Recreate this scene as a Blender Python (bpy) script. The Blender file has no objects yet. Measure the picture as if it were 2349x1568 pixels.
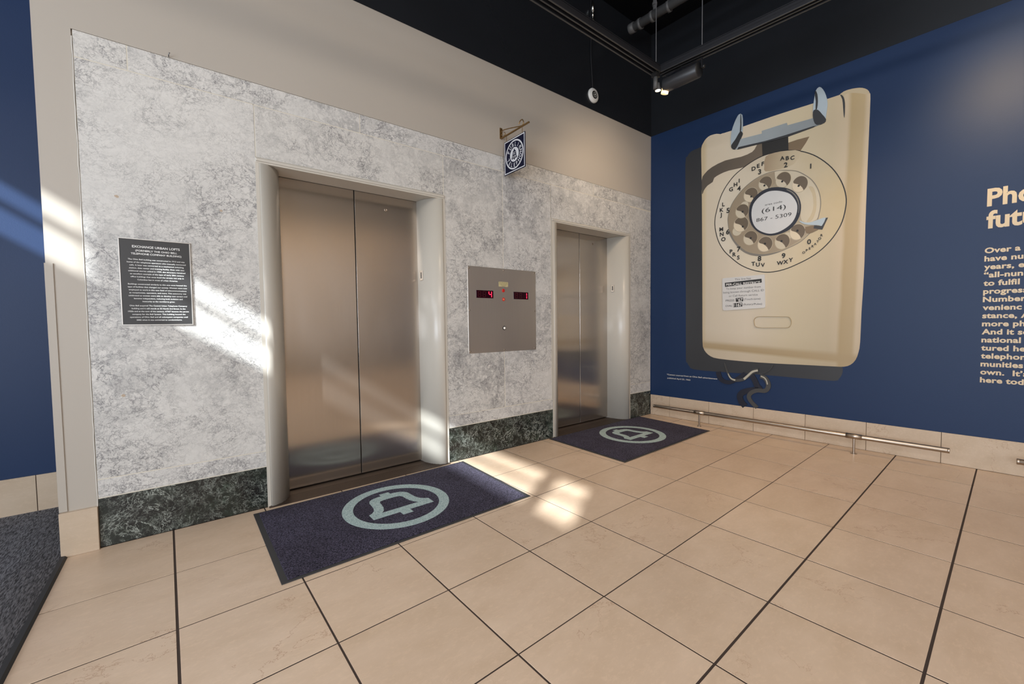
import bpy, math, random
from mathutils import Vector, Matrix
random.seed(7)
scene = bpy.context.scene
COL = scene.collection

# ------------------------------------------------------------------ camera
cam_data = bpy.data.cameras.new('camera')
cam = bpy.data.objects.new('camera', cam_data)
COL.objects.link(cam)
cam_data.sensor_width = 36.0
cam_data.lens = 957.2 / 2349 * 36.0
cam_data.clip_start = 0.05
def set_cam(loc, pitch, yaw, roll):
    F = Vector((math.sin(yaw) * math.cos(pitch), math.cos(yaw) * math.cos(pitch), math.sin(pitch)))
    r = Vector((math.cos(yaw), -math.sin(yaw), 0)); u = r.cross(F)
    r2 = r * math.cos(roll) + u * math.sin(roll); u2 = -r * math.sin(roll) + u * math.cos(roll)
    m = Matrix((r2, u2, -F)).transposed().to_4x4()
    m.translation = loc
    cam.matrix_world = m
set_cam(Vector((-4.5787, -3.0304, 1.1504)), -0.0435, 0.6647, -0.0120)
scene.camera = cam

# ------------------------------------------------------------------ light
vs = scene.view_settings
vs.view_transform = 'Standard'; vs.look = 'None'; vs.gamma = 1.0; vs.exposure = 0.25
vs.use_curve_mapping = False
world = bpy.data.worlds.new('sky'); scene.world = world; world.use_nodes = True
bg = world.node_tree.nodes['Background']
bg.inputs[0].default_value = (0.62, 0.78, 1.0, 1); bg.inputs[1].default_value = 0.25

def light(name, kind, loc, aim, energy, color, **kw):
    d = bpy.data.lights.new(name, kind); o = bpy.data.objects.new(name, d); COL.objects.link(o)
    o.location = loc
    o.rotation_euler = (Vector(aim) - Vector(loc)).to_track_quat('-Z', 'Y').to_euler()
    d.energy = energy; d.color = color
    for k, v in kw.items(): setattr(d, k, v)
    return o
# low sun through the clerestory in the left wall: travels toward +x, +y and down
SUN_DIR = Vector((1.0, 0.60, -0.685))
sun = light('sun', 'SUN', (-14, -9, 9), Vector((-14, -9, 9)) + SUN_DIR, 12.0, (0.92, 0.98, 1.0))
sun.data.angle = math.radians(0.9)
# added daylight fill at the unseen windows (left wall and wall behind the camera)
light('window_fill_light', 'AREA', (-7.95, -3.9, 1.45), (0, -3.9, 1.45), 190, (0.80, 0.89, 1.0), shape='RECTANGLE', size=3.6, size_y=1.8)
light('window_fill_light', 'AREA', (-6.5, -7.9, 1.9), (-5.8, 0, 1.7), 110, (0.93, 0.95, 1.0), shape='RECTANGLE', size=2.3, size_y=2.5)
light('clerestory_daylight', 'AREA', (-7.94, -1.9, 3.68), (0, -1.9, 3.3), 70, (0.84, 0.91, 1.0), shape='RECTANGLE', size=5.4, size_y=0.36)
# unseen ceiling fill added to brighten the floor, behind and above the camera
light('ceiling_fill_light', 'AREA', (-4.6, -4.9, 4.58), (-4.6, -4.9, 0), 105, (1.0, 0.90, 0.80), shape='RECTANGLE', size=2.4, size_y=2.4)
light('ceiling_fill_light', 'AREA', (-1.9, -5.0, 4.58), (-1.9, -5.0, 0), 34, (1.0, 0.84, 0.68), shape='RECTANGLE', size=2.4, size_y=2.4)
# warm track lamps; those past the frame have no fixture, one is added fill
light('track_and_fill_light', 'SPOT', (-1.24, -0.9, 3.13), (-1.15, -0.95, 0), 42, (1.0, 0.66, 0.36), spot_size=1.25, spot_blend=0.9, shadow_soft_size=0.03)
light('track_and_fill_light', 'SPOT', (-1.0, -2.9, 3.2), (0.1, -2.95, 2.75), 50, (1.0, 0.74, 0.42), spot_size=1.35, spot_blend=1.0, shadow_soft_size=0.04)
light('track_and_fill_light', 'SPOT', (-1.1, -2.3, 3.2), (-0.2, -1.9, 0), 45, (1.0, 0.68, 0.38), spot_size=1.7, spot_blend=1.0, shadow_soft_size=0.05)  # added warm fill for the floor on the right
light('track_and_fill_light', 'SPOT', (-3.0, -0.9, 3.2), (-2.4, -0.3, 0), 12, (1.0, 0.78, 0.5), spot_size=1.5, spot_blend=1.0, shadow_soft_size=0.05)
light('track_and_fill_light', 'SPOT', (-1.2, -1.02, 3.12), (-0.95, 0.0, 2.55), 26, (1.0, 0.78, 0.55), spot_size=1.9, spot_blend=1.0, shadow_soft_size=0.04)
for x in (-3.4, -1.8, -0.3):
    light('back_wall_fill_light', 'SPOT', (x, -6.7, 4.4), (x, -8.0, 2.3), 88, (1.0, 0.80, 0.58), spot_size=1.5, spot_blend=1.0, shadow_soft_size=0.05)  # unseen spots added so the doors reflect a warm back wall

# ------------------------------------------------------------------ frames and mesh helpers
PHI = 0.05635
class Frame:
    def __init__(s, o, u, v):
        s.o = Vector(o); s.u = Vector(u); s.v = Vector(v); s.n = s.u.cross(s.v)
    def p(s, a, b, d=0.0): return s.o + s.u * a + s.v * b + s.n * d
WB = Frame((0, 0, 0), (1, 0, 0), (0, 0, 1))                                   # elevator wall, d toward the room (-y)
WR = Frame((0, 0, 0), (math.sin(PHI), -math.cos(PHI), 0), (0, 0, 1))          # mural wall, a = distance from the corner
FL = Frame((0, 0, 0), (1, 0, 0), (0, 1, 0))                                   # floor
def RX(s, d): return WR.p(s, 0, d)

def mesh_obj(name, vf, mat, parent=None, smooth=False):
    me = bpy.data.meshes.new(name)
    me.from_pydata([tuple(v) for v in vf[0]], [], vf[1]); me.validate(); me.update()
    if smooth:
        me.polygons.foreach_set('use_smooth', [True] * len(me.polygons))
    if mat is not None: me.materials.append(mat)
    o = bpy.data.objects.new(name, me); COL.objects.link(o)
    if parent is not None: o.parent = parent
    return o
def join(*vfs):
    V = []; F = []
    for v, f in vfs:
        n = len(V); V += list(v); F += [tuple(i + n for i in q) for q in f]
    return V, F
def box(x0, y0, z0, x1, y1, z1):
    V = [Vector(p) for p in ((x0,y0,z0),(x1,y0,z0),(x1,y1,z0),(x0,y1,z0),(x0,y0,z1),(x1,y0,z1),(x1,y1,z1),(x0,y1,z1))]
    return V, [(0,3,2,1),(4,5,6,7),(0,1,5,4),(1,2,6,5),(2,3,7,6),(3,0,4,7)]
def area2(poly): return sum(poly[i-1][0]*poly[i][1]-poly[i][0]*poly[i-1][1] for i in range(len(poly)))
def prism(fr, poly, d0, d1, ch=0.0):
    """poly (ccw as seen from the room) pushed from depth d0 to d1, front edge chamfered by ch"""
    poly = [tuple(p) for p in poly]
    if area2(poly) < 0: poly = poly[::-1]
    n = len(poly); V = [fr.p(a, b, d0) for a, b in poly]; F = [tuple(range(n))[::-1]]
    rings = [(0.0, d1 - ch)] + ([(ch, d1)] if ch else [])
    for ins, d in rings:
        for i in range(n):
            a = Vector(poly[i])
            if ins:
                e0 = (a - Vector(poly[i-1])).normalized(); e1 = (Vector(poly[(i+1) % n]) - a).normalized()
                b = Vector((-e0.y - e1.y, e0.x + e1.x))
                if b.length > 1e-6:
                    b.normalize(); k = ins / max(0.4, b.dot(Vector((-e0.y, e0.x)))); a = a + b * k
            V.append(fr.p(a.x, a.y, d))
    for r in range(len(rings)):
        for i in range(n):
            j = (i + 1) % n; F.append((r*n+i, r*n+j, (r+1)*n+j, (r+1)*n+i))
    F.append(tuple(range(len(rings)*n, (len(rings)+1)*n)))
    return V, F
def rect(a0, b0, a1, b1): return [(a0,b0),(a1,b0),(a1,b1),(a0,b1)]
def ellipse(a, b, ra, rb, n=32, t0=0.0): return [(a+ra*math.cos(t0+2*math.pi*i/n), b+rb*math.sin(t0+2*math.pi*i/n)) for i in range(n)]
def ring(fr, a, b, r0, r1, d0, d1, n=64, rb=1.0):
    V = []; F = []
    for i in range(n):
        c, s = math.cos(2*math.pi*i/n), math.sin(2*math.pi*i/n)
        V += [fr.p(a+r0*c, b+r0*s*rb, d0), fr.p(a+r1*c, b+r1*s*rb, d0), fr.p(a+r1*c, b+r1*s*rb, d1), fr.p(a+r0*c, b+r0*s*rb, d1)]
    for i in range(n):
        j = (i+1) % n
        for k in range(4):
            l = (k+1) % 4; F.append((4*i+k, 4*i+l, 4*j+l, 4*j+k))
    return V, F
def cyl(p0, p1, r0, r1=None, n=20, caps=True):
    p0 = Vector(p0); p1 = Vector(p1); r1 = r0 if r1 is None else r1
    ax = (p1-p0).normalized(); t = Vector((0,0,1)) if abs(ax.z) < .9 else Vector((1,0,0))
    u = ax.cross(t).normalized(); w = ax.cross(u)
    V = []
    for p, r in ((p0, r0), (p1, r1)):
        V += [p + (u*math.cos(2*math.pi*i/n) + w*math.sin(2*math.pi*i/n))*r for i in range(n)]
    F = [(i, n+i, n+(i+1) % n, (i+1) % n) for i in range(n)]
    if caps: F += [tuple(range(n)), tuple(range(n, 2*n))[::-1]]
    return V, F
def lathe(p0, ax, prof, n=24):
    """prof: list of (distance along ax, radius)"""
    ax = Vector(ax).normalized(); p0 = Vector(p0); t = Vector((0,0,1)) if abs(ax.z) < .9 else Vector((1,0,0))
    u = ax.cross(t).normalized(); w = ax.cross(u); V = []; F = []
    for d, r in prof: V += [p0 + ax*d + (u*math.cos(2*math.pi*i/n) + w*math.sin(2*math.pi*i/n))*max(r, 1e-5) for i in range(n)]
    for k in range(len(prof)-1): F += [(k*n+i, (k+1)*n+i, (k+1)*n+(i+1) % n, k*n+(i+1) % n) for i in range(n)]
    return V, F
def tube(pts, r, n=8):
    pts = [Vector(p) for p in pts]; V = []; F = []
    up = None
    for k, p in enumerate(pts):
        a = pts[max(0, k-1)]; b = pts[min(len(pts)-1, k+1)]; t = (b-a).normalized()
        if up is None: up = t.orthogonal().normalized()
        up = (up - t*up.dot(t)).normalized(); w = t.cross(up)
        V += [p + (up*math.cos(2*math.pi*i/n) + w*math.sin(2*math.pi*i/n))*r for i in range(n)]
    for k in range(len(pts)-1): F += [(k*n+i, (k+1)*n+i, (k+1)*n+(i+1) % n, k*n+(i+1) % n) for i in range(n)]
    F += [tuple(range(n)), tuple(range((len(pts)-1)*n, len(pts)*n))[::-1]]
    return V, F
def spline(pts, closed=True, k=4):
    """Catmull-Rom through the points"""
    n = len(pts); out = []
    for i in range(n if closed else n-1):
        P = [pts[(i+j-1) % n] if closed else pts[min(max(i+j-1, 0), n-1)] for j in range(4)]
        for s in range(k):
            t = s/k
            out.append(tuple(0.5*(2*P[1][c] + (P[2][c]-P[0][c])*t + (2*P[0][c]-5*P[1][c]+4*P[2][c]-P[3][c])*t*t + (3*P[1][c]-P[0][c]-3*P[2][c]+P[3][c])*t**3) for c in range(len(P[1]))))
    if not closed: out.append(tuple(pts[-1]))
    return out
def stroke(fr, pts, w, d0, d1, closed=False):
    """flat painted line of width w; w may be a list"""
    n = len(pts); V = []; F = []
    for i in range(n):
        a = Vector(pts[i-1] if (i or closed) else pts[0]); b = Vector(pts[(i+1) % n] if (i < n-1 or closed) else pts[-1])
        t = (b-a).normalized(); nn = Vector((-t.y, t.x)) * ((w[i] if isinstance(w, list) else w)/2)
        p = Vector(pts[i])
        for q in (p+nn, p-nn):
            V += [fr.p(q.x, q.y, d0), fr.p(q.x, q.y, d1)]
    for i in range(n if closed else n-1):
        j = (i+1) % n; A = 4*i; B_ = 4*j
        F += [(A+1, A+3, B_+3, B_+1), (A, A+1, B_+1, B_), (A+3, A+2, B_+2, B_+3)]
    return V, F
def clip(poly, a, b, c):
    """keep a*x+b*y<=c"""
    out = []
    for i in range(len(poly)):
        p, q = poly[i-1], poly[i]; fp = a*p[0]+b*p[1]-c; fq = a*q[0]+b*q[1]-c
        if (fp <= 0) != (fq <= 0):
            t = fp/(fp-fq); out.append((p[0]+(q[0]-p[0])*t, p[1]+(q[1]-p[1])*t))
        if fq <= 0: out.append(q)
    return out

_glyph = {}
def glyphs(txt, bold=0.0, ext=0.0, space=1.0, res=3):
    key = (txt, bold, ext, space)
    if key in _glyph: return _glyph[key]
    cu = bpy.data.curves.new('t', 'FONT'); cu.body = txt; cu.size = 1.0; cu.offset = bold; cu.extrude = ext; cu.resolution_u = res
    cu.space_character = space
    o = bpy.data.objects.new('t', cu); COL.objects.link(o)
    bpy.context.view_layer.update()
    me = bpy.data.meshes.new_from_object(o, depsgraph=bpy.context.evaluated_depsgraph_get())
    V = [tuple(v.co) for v in me.vertices]; F = [tuple(p.vertices) for p in me.polygons]
    bpy.data.objects.remove(o); bpy.data.curves.remove(cu); bpy.data.meshes.remove(me)
    _glyph[key] = (V, F); return V, F
CAP = 0.729
def text_vf(fr, txt, a0, b0, cap, d, a1=None, b1=None, align='L', bold=0.0, shear=0.0, rot=0.0, space=1.0, th=0.0004, squeeze=1.0):
    """text with its baseline from (a0,b0); cap height in metres; fitted to end at a1 when given"""
    V, F = glyphs(txt, bold, 0.0, space)
    if not V: return [], []
    x0 = min(v[0] for v in V); x1 = max(v[0] for v in V); k = cap/CAP; kx = k*squeeze
    if a1 is not None and align == 'L': kx = (a1-a0)/(x1-x0)
    off = -x0 if align == 'L' else (-(x0+x1)/2 if align == 'C' else -x1)
    slope = ((b1-b0)/(a1-a0)) if (b1 is not None and a1 is not None) else 0.0
    c, s = math.cos(rot), math.sin(rot); out = []
    for x, y, z in V:
        X = (x+off)*kx + y*k*shear; Y = y*k
        if rot: X, Y = X*c-Y*s, X*s+Y*c
        out.append(fr.p(a0+X, b0+Y+slope*X, d))
    return out, F

# ------------------------------------------------------------------ materials
def new_mat(name):
    m = bpy.data.materials.new(name); m.use_nodes = True
    nt = m.node_tree; b = nt.nodes['Principled BSDF']
    return m, nt, b
def N(nt, t, **kw):
    n = nt.nodes.new(t)
    for k, v in kw.items():
        if k.startswith('i_'):
            key = k[2:].replace('_', ' '); n.inputs[key if key in n.inputs else key.title()].default_value = v
        else: setattr(n, k, v)
    return n
def L(nt, a, b): nt.links.new(a, b)
def ramp(nt, fac, stops, interp='LINEAR'):
    r = nt.nodes.new('ShaderNodeValToRGB'); r.color_ramp.interpolation = interp
    el = r.color_ramp.elements
    while len(el) > len(stops): el.remove(el[-1])
    while len(el) < len(stops): el.new(0.5)
    for e, (p, c) in zip(el, stops): e.position = p; e.color = (*c, 1) if len(c) == 3 else c
    L(nt, fac, r.inputs[0]); return r.outputs[0]
def mixc(nt, fac, a, b, mode='MIX'):
    m = nt.nodes.new('ShaderNodeMix'); m.data_type = 'RGBA'; m.blend_type = mode
    for i, v in ((0, fac), (6, a), (7, b)):
        if hasattr(v, 'is_linked') or hasattr(v, 'links'): L(nt, v, m.inputs[i])
        else: m.inputs[i].default_value = v if i == 0 else (*v, 1)
    return m.outputs[2]
def math_(nt, op, a, b=0.0, clampit=False):
    m = nt.nodes.new('ShaderNodeMath'); m.operation = op; m.use_clamp = clampit
    for i, v in ((0, a), (1, b)):
        if hasattr(v, 'links'): L(nt, v, m.inputs[i])
        else: m.inputs[i].default_value = v
    return m.outputs[0]
def coords(nt, scale=(1,1,1), rnd=True, rot=(0,0,0)):
    """world position, shifted by a random amount per object so that no two pieces repeat"""
    g = nt.nodes.new('ShaderNodeNewGeometry'); mp = nt.nodes.new('ShaderNodeMapping')
    mp.inputs['Scale'].default_value = scale; mp.inputs['Rotation'].default_value = rot
    L(nt, g.outputs['Position'], mp.inputs['Vector'])
    if not rnd: return mp.outputs[0]
    oi = nt.nodes.new('ShaderNodeObjectInfo'); v = nt.nodes.new('ShaderNodeVectorMath'); v.operation = 'MULTIPLY_ADD'
    cx = nt.nodes.new('ShaderNodeCombineXYZ')
    for i in range(3): L(nt, oi.outputs['Random'], cx.inputs[i])
    v.inputs[1].default_value = (37.0, 23.0, 51.0)
    L(nt, cx.outputs[0], v.inputs[0]); L(nt, mp.outputs[0], v.inputs[2]); return v.outputs[0]
def noise(nt, vec, scale, detail=4, rough=0.55, dist=0.0):
    n = nt.nodes.new('ShaderNodeTexNoise'); n.inputs['Scale'].default_value = scale; n.inputs['Detail'].default_value = detail
    n.inputs['Roughness'].default_value = rough; n.inputs['Distortion'].default_value = dist
    L(nt, vec, n.inputs['Vector']); return n.outputs['Fac']
def ridge(nt, f, width):
    """thin bright line where the noise crosses 0.5"""
    a = math_(nt, 'ABSOLUTE', math_(nt, 'SUBTRACT', f, 0.5)); return math_(nt, 'SUBTRACT', 1.0, math_(nt, 'DIVIDE', a, width, True), True)
def bump(nt, b, h, strength, dist=0.002):
    n = nt.nodes.new('ShaderNodeBump'); n.inputs['Strength'].default_value = strength; n.inputs['Distance'].default_value = dist
    L(nt, h, n.inputs['Height']); L(nt, n.outputs[0], b.inputs['Normal'])
def simple(name, col, rough=0.5, metal=0.0, spec=0.5, emit=None, es=1.0):
    m, nt, b = new_mat(name)
    b.inputs['Base Color'].default_value = (*col, 1); b.inputs['Roughness'].default_value = rough; b.inputs['Metallic'].default_value = metal
    b.inputs['Specular IOR Level'].default_value = spec
    if emit: b.inputs['Emission Color'].default_value = (*emit, 1); b.inputs['Emission Strength'].default_value = es
    return m
def painted(name, col, rough=0.5, texture=0.15, var=0.08, scale=120, spec=0.5):
    m, nt, b = new_mat(name); b.inputs['Specular IOR Level'].default_value = spec; v = coords(nt, rnd=False)
    n1 = noise(nt, v, 1.3, 3); c = mixc(nt, n1, tuple(x*(1-var) for x in col), tuple(x*(1+var) for x in col))
    L(nt, c, b.inputs['Base Color']); b.inputs['Roughness'].default_value = rough
    bump(nt, b, noise(nt, v, scale, 2), texture, 0.001); return m
def marble():
    m, nt, b = new_mat('white_marble'); v = coords(nt, (1,1,1), True, (0.2,0.5,0.1))
    warp = nt.nodes.new('ShaderNodeTexNoise'); warp.inputs['Scale'].default_value = 5; warp.inputs['Detail'].default_value = 5; L(nt, v, warp.inputs['Vector'])
    wv = nt.nodes.new('ShaderNodeVectorMath'); wv.operation = 'MULTIPLY_ADD'; wv.inputs[1].default_value = (.16,.16,.16)
    L(nt, warp.outputs['Color'], wv.inputs[0]); L(nt, v, wv.inputs[2]); w = wv.outputs[0]
    cloud = ramp(nt, noise(nt, w, 1.6, 4, 0.55), [(0.46, (0,0,0)), (0.57, (1,1,1))])
    oi0 = nt.nodes.new('ShaderNodeObjectInfo')
    cloud = math_(nt, 'MULTIPLY', cloud, math_(nt, 'ADD', 0.35, math_(nt, 'MULTIPLY', math_(nt, 'FRACT', math_(nt, 'MULTIPLY', oi0.outputs['Random'], 7.31)), 0.65)))
    # grey matrix with pale fragments left standing in it
    frag = ramp(nt, noise(nt, w, 8, 9, 0.72), [(0.475, (0,0,0)), (0.525, (1,1,1))])
    frag2 = ramp(nt, noise(nt, w, 30, 7, 0.75), [(0.47, (0,0,0)), (0.54, (1,1,1))])
    mat_ = math_(nt, 'MULTIPLY', frag, math_(nt, 'ADD', math_(nt, 'MULTIPLY', cloud, 0.62), 0.10))
    base = mixc(nt, mat_, (0.60,0.592,0.575), (0.385,0.383,0.378))
    sp = math_(nt, 'MULTIPLY', frag2, math_(nt, 'ADD', math_(nt, 'MULTIPLY', cloud, 0.34), 0.07))
    base = mixc(nt, sp, base, (0.30,0.30,0.305))
    st = coords(nt, (1,1,1.25), True, (0,0.75,0))
    thread = ramp(nt, noise(nt, v, 2.6, 3), [(0.38, (0.25,0.25,0.25)), (0.58, (1,1,1))])
    for src, sc, wd, amt in ((st, 3.4, .010, 1.0), (w, 7, .014, .75), (st, 15, .020, .62), (w, 30, .026, .38)):
        r = math_(nt, 'MULTIPLY', ridge(nt, noise(nt, src, sc, 8, 0.7, 0.35), wd), thread)
        base = mixc(nt, math_(nt, 'MULTIPLY', r, amt), base, (0.13,0.13,0.14))
    oi = nt.nodes.new('ShaderNodeObjectInfo')
    base = mixc(nt, math_(nt, 'MULTIPLY', oi.outputs['Random'], 0.5), base, (0.95,0.92,0.86), 'MULTIPLY')
    L(nt, base, b.inputs['Base Color']); b.inputs['Roughness'].default_value = 0.33; b.inputs['Specular IOR Level'].default_value = 0.35; return m
def green_marble():
    m, nt, b = new_mat('dark_green_marble'); v = coords(nt)
    base = ramp(nt, noise(nt, v, 7, 6, 0.65, 0.3), [(0.40, (0.004,0.005,0.005)), (0.60, (0.012,0.018,0.014)), (0.75, (0.04,0.07,0.05))])
    for sc, wd, amt, col in ((6, .008, 1.0, (0.50,0.55,0.50)), (17, .014, .85, (0.36,0.40,0.36)), (45, .022, .65, (0.34,0.37,0.33))):
        r = ridge(nt, noise(nt, v, sc, 6, 0.7, 0.9), wd)
        r = math_(nt, 'MULTIPLY', r, ramp(nt, noise(nt, v, sc*0.6, 2), [(0.42, (0,0,0)), (0.58, (1,1,1))]))
        base = mixc(nt, math_(nt, 'MULTIPLY', r, amt), base, col)
    L(nt, base, b.inputs['Base Color']); b.inputs['Roughness'].default_value = 0.3; return m
def stone_tile(name, col, rough=0.32):
    m, nt, b = new_mat(name)
    v = coords(nt, (1,1,1)); vs_ = coords(nt, (0.8,1.5,1.5), True, (0,0,0.0))
    n1 = noise(nt, vs_, 5, 7, 0.62, 0.2); n2 = noise(nt, vs_, 42, 4, 0.7)
    c = mixc(nt, ramp(nt, n1, [(0.30,(0,0,0)),(0.75,(1,1,1))]), tuple(x*1.04 for x in col), (col[0]*0.89, col[1]*0.86, col[2]*0.81))
    c = mixc(nt, ramp(nt, n2, [(0.50,(0,0,0)),(0.72,(0.5,0.5,0.5))]), c, (col[0]*1.15, col[1]*1.14, col[2]*1.12))
    r1 = ridge(nt, noise(nt, v, 2.1, 10, 0.66, 0.25), 0.0045)
    r1 = math_(nt, 'MULTIPLY', r1, ramp(nt, noise(nt, v, 1.7, 2), [(0.53,(0,0,0)),(0.60,(1,1,1))]))
    c = mixc(nt, math_(nt, 'MULTIPLY', r1, 0.75), c, (col[0]*0.52, col[1]*0.36, col[2]*0.27))
    r2 = ridge(nt, noise(nt, v, 6, 9, 0.7), 0.006)
    r2 = math_(nt, 'MULTIPLY', r2, ramp(nt, noise(nt, v, 3.1, 2), [(0.5,(0,0,0)),(0.64,(1,1,1))]))
    c = mixc(nt, math_(nt, 'MULTIPLY', r2, 0.30), c, (col[0]*0.6, col[1]*0.48, col[2]*0.42))
    oi = nt.nodes.new('ShaderNodeObjectInfo')
    c = mixc(nt, math_(nt, 'MULTIPLY', oi.outputs['Random'], 0.5), c, (0.90,0.885,0.86), 'MULTIPLY')
    L(nt, c, b.inputs['Base Color']); b.inputs['Roughness'].default_value = rough; b.inputs['Specular IOR Level'].default_value = 0.4
    bump(nt, b, n2, 0.05, 0.001); return m
def steel(name, col=(0.52,0.47,0.42), rough=0.20, aniso=0.9):
    m, nt, b = new_mat(name); v = coords(nt, (260,260,2.0), False)
    b.inputs['Metallic'].default_value = 0.94
    n1 = noise(nt, v, 1.0, 3); sm = coords(nt, (3,3,1.2), False); n2 = noise(nt, sm, 1.0, 4)
    c = mixc(nt, n1, tuple(x*0.94 for x in col), tuple(x*1.06 for x in col)); L(nt, c, b.inputs['Base Color'])
    r = math_(nt, 'ADD', rough-0.04, math_(nt, 'MULTIPLY', n2, 0.08)); L(nt, r, b.inputs['Roughness'])
    b.inputs['Anisotropic'].default_value = aniso
    t = nt.nodes.new('ShaderNodeTangent'); t.direction_type = 'RADIAL'; t.axis = 'Z'; L(nt, t.outputs[0], b.inputs['Tangent'])
    return m
def pile(name, c0, c1, scale=420, h=0.5, stretch=(1,1,1), low=None):
    m, nt, b = new_mat(name); v = coords(nt, stretch, False)
    n1 = noise(nt, v, scale, 2, 0.6); c = mixc(nt, ramp(nt, n1, [(0.36,(0,0,0)),(0.64,(1,1,1))]), c0, c1)
    if low:
        n2 = noise(nt, v, 2.3, 3); c = mixc(nt, ramp(nt, n2, [(0.4,(0,0,0)),(0.65,(1,1,1))]), c, low, 'MULTIPLY')
    L(nt, c, b.inputs['Base Color']); b.inputs['Roughness'].default_value = 0.95; b.inputs['Specular IOR Level'].default_value = 0.1
    b.inputs['Sheen Weight'].default_value = 0.03
    bump(nt, b, n1, h, 0.004); return m
def mural_paint(name, c0, c1=None, axis='s', lo=0.0, hi=1.0, rough=0.42):
    """mural colour; c0..c1 is a painted blend along the wall (s) or up it (z)"""
    m, nt, b = new_mat(name); b.inputs['Roughness'].default_value = rough
    v = coords(nt, (1,1,1), False); n1 = noise(nt, v, 5, 4)
    if c1 is None: c = mixc(nt, n1, tuple(x*0.92 for x in c0), tuple(x*1.08 for x in c0))
    else:
        g = nt.nodes.new('ShaderNodeNewGeometry'); sp = nt.nodes.new('ShaderNodeSeparateXYZ'); L(nt, g.outputs['Position'], sp.inputs[0])
        f = sp.outputs['Z'] if axis == 'z' else math_(nt, 'MULTIPLY', sp.outputs['Y'], -1.0)
        f = math_(nt, 'DIVIDE', math_(nt, 'SUBTRACT', f, lo), hi-lo, True)
        f = math_(nt, 'ADD', f, math_(nt, 'MULTIPLY', math_(nt, 'SUBTRACT', n1, 0.5), 0.35), True)
        c = mixc(nt, f, c0, c1)
    L(nt, c, b.inputs['Base Color']); bump(nt, b, noise(nt, v, 140, 2), 0.12, 0.001); return m

M_TAUPE = painted('taupe_wall_paint', (0.40,0.36,0.31), 0.55, 0.12, 0.03)
M_BLACK = painted('black_wall_paint', (0.0125,0.014,0.017), 0.27, 0.12, 0.2, 60, 0.35)
M_CEIL = painted('black_ceiling_paint', (0.004,0.004,0.0045), 0.18, 0.5, 0.2, 14)
M_BLUE = painted('blue_wall_paint', (0.0092,0.027,0.080), 0.46, 0.35, 0.05, 170, 0.3)
M_CREAM = painted('cream_casing_paint', (0.50,0.47,0.415), 0.28, 0.15, 0.03, 40)
M_MARBLE = marble(); M_GREEN = green_marble()
M_TILE = stone_tile('beige_floor_stone', (0.62,0.475,0.355), 0.30)
M_BTILE = stone_tile('beige_skirting_stone', (0.53,0.43,0.33), 0.36)
M_GROUT = painted('brown_grout', (0.045,0.028,0.02), 0.9, 0.4, 0.2, 300)
M_STEEL = steel('brushed_steel'); M_STEELP = steel('brushed_steel_panel', (0.55,0.50,0.44), 0.36, 0.6)
M_CHROME = simple('satin_steel', (0.42,0.36,0.30), 0.34, 1.0); M_DARKM = simple('dark_sill_metal', (0.10,0.075,0.06), 0.42, 0.8)
M_VOID = simple('dark_void', (0.004,0.004,0.004), 0.9)
M_PILE = pile('navy_mat_pile', (0.006,0.006,0.013), (0.090,0.080,0.125), 150, 0.8, low=(0.75,0.72,0.72))
M_LOGO = pile('pale_logo_pile', (0.24,0.33,0.34), (0.46,0.57,0.56), 150, 0.8)
M_RUBBER = simple('black_mat_rubber', (0.03,0.03,0.032), 0.6)
M_CARPET = pile('grey_striped_carpet', (0.035,0.035,0.04), (0.19,0.19,0.21), 230, 1.0, (1.0,0.14,1.0), (0.55,0.5,0.45))
M_WHITE = simple('white_plastic', (0.75,0.75,0.72), 0.4); M_BLK = simple('black_plastic', (0.015,0.015,0.015), 0.4)
M_FIX = simple('black_fixture_metal', (0.028,0.028,0.032), 0.35, 0.4); M_LIP = simple('grey_track_lip', (0.10,0.10,0.10), 0.4, 0.6)  # lips a lighter grey than the channel
M_PIPE = simple('dark_grey_pipe', (0.085,0.085,0.085), 0.5)
M_BRASS = simple('antique_brass', (0.30,0.19,0.08), 0.35, 0.9)
M_CAN = simple('charcoal_lamp_can', (0.035,0.036,0.040), 0.38, 0.2)
M_WIRE = simple('steel_wire', (0.25,0.25,0.26), 0.4, 0.8)

def tag(o, label=None, cat=None, group=None, kind=None):
    if label: o['label'] = label
    if cat: o['category'] = cat
    if group: o['group'] = group
    if kind: o['kind'] = kind
    return o
def empty(name, loc=(0,0,0), label=None, cat=None, group=None, kind=None):
    o = bpy.data.objects.new(name, None); COL.objects.link(o); o.location = loc; o.empty_display_size = 0.1
    return tag(o, label, cat, group, kind)
def part(name, vf, mat, root, smooth=False):
    """child of an Empty: geometry is given in world metres, stored relative to the thing"""
    off = Vector(root.location) if root.parent is None else Vector((0,0,0))
    if root.parent is not None:
        q = root
        while q: off += Vector(q.location); q = q.parent
    vf = ([Vector(v)-off for v in vf[0]], vf[1])
    return mesh_obj(name, vf, mat, root, smooth)

H = 4.62                # ceiling
ZB = 3.415              # start of the black band
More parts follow.
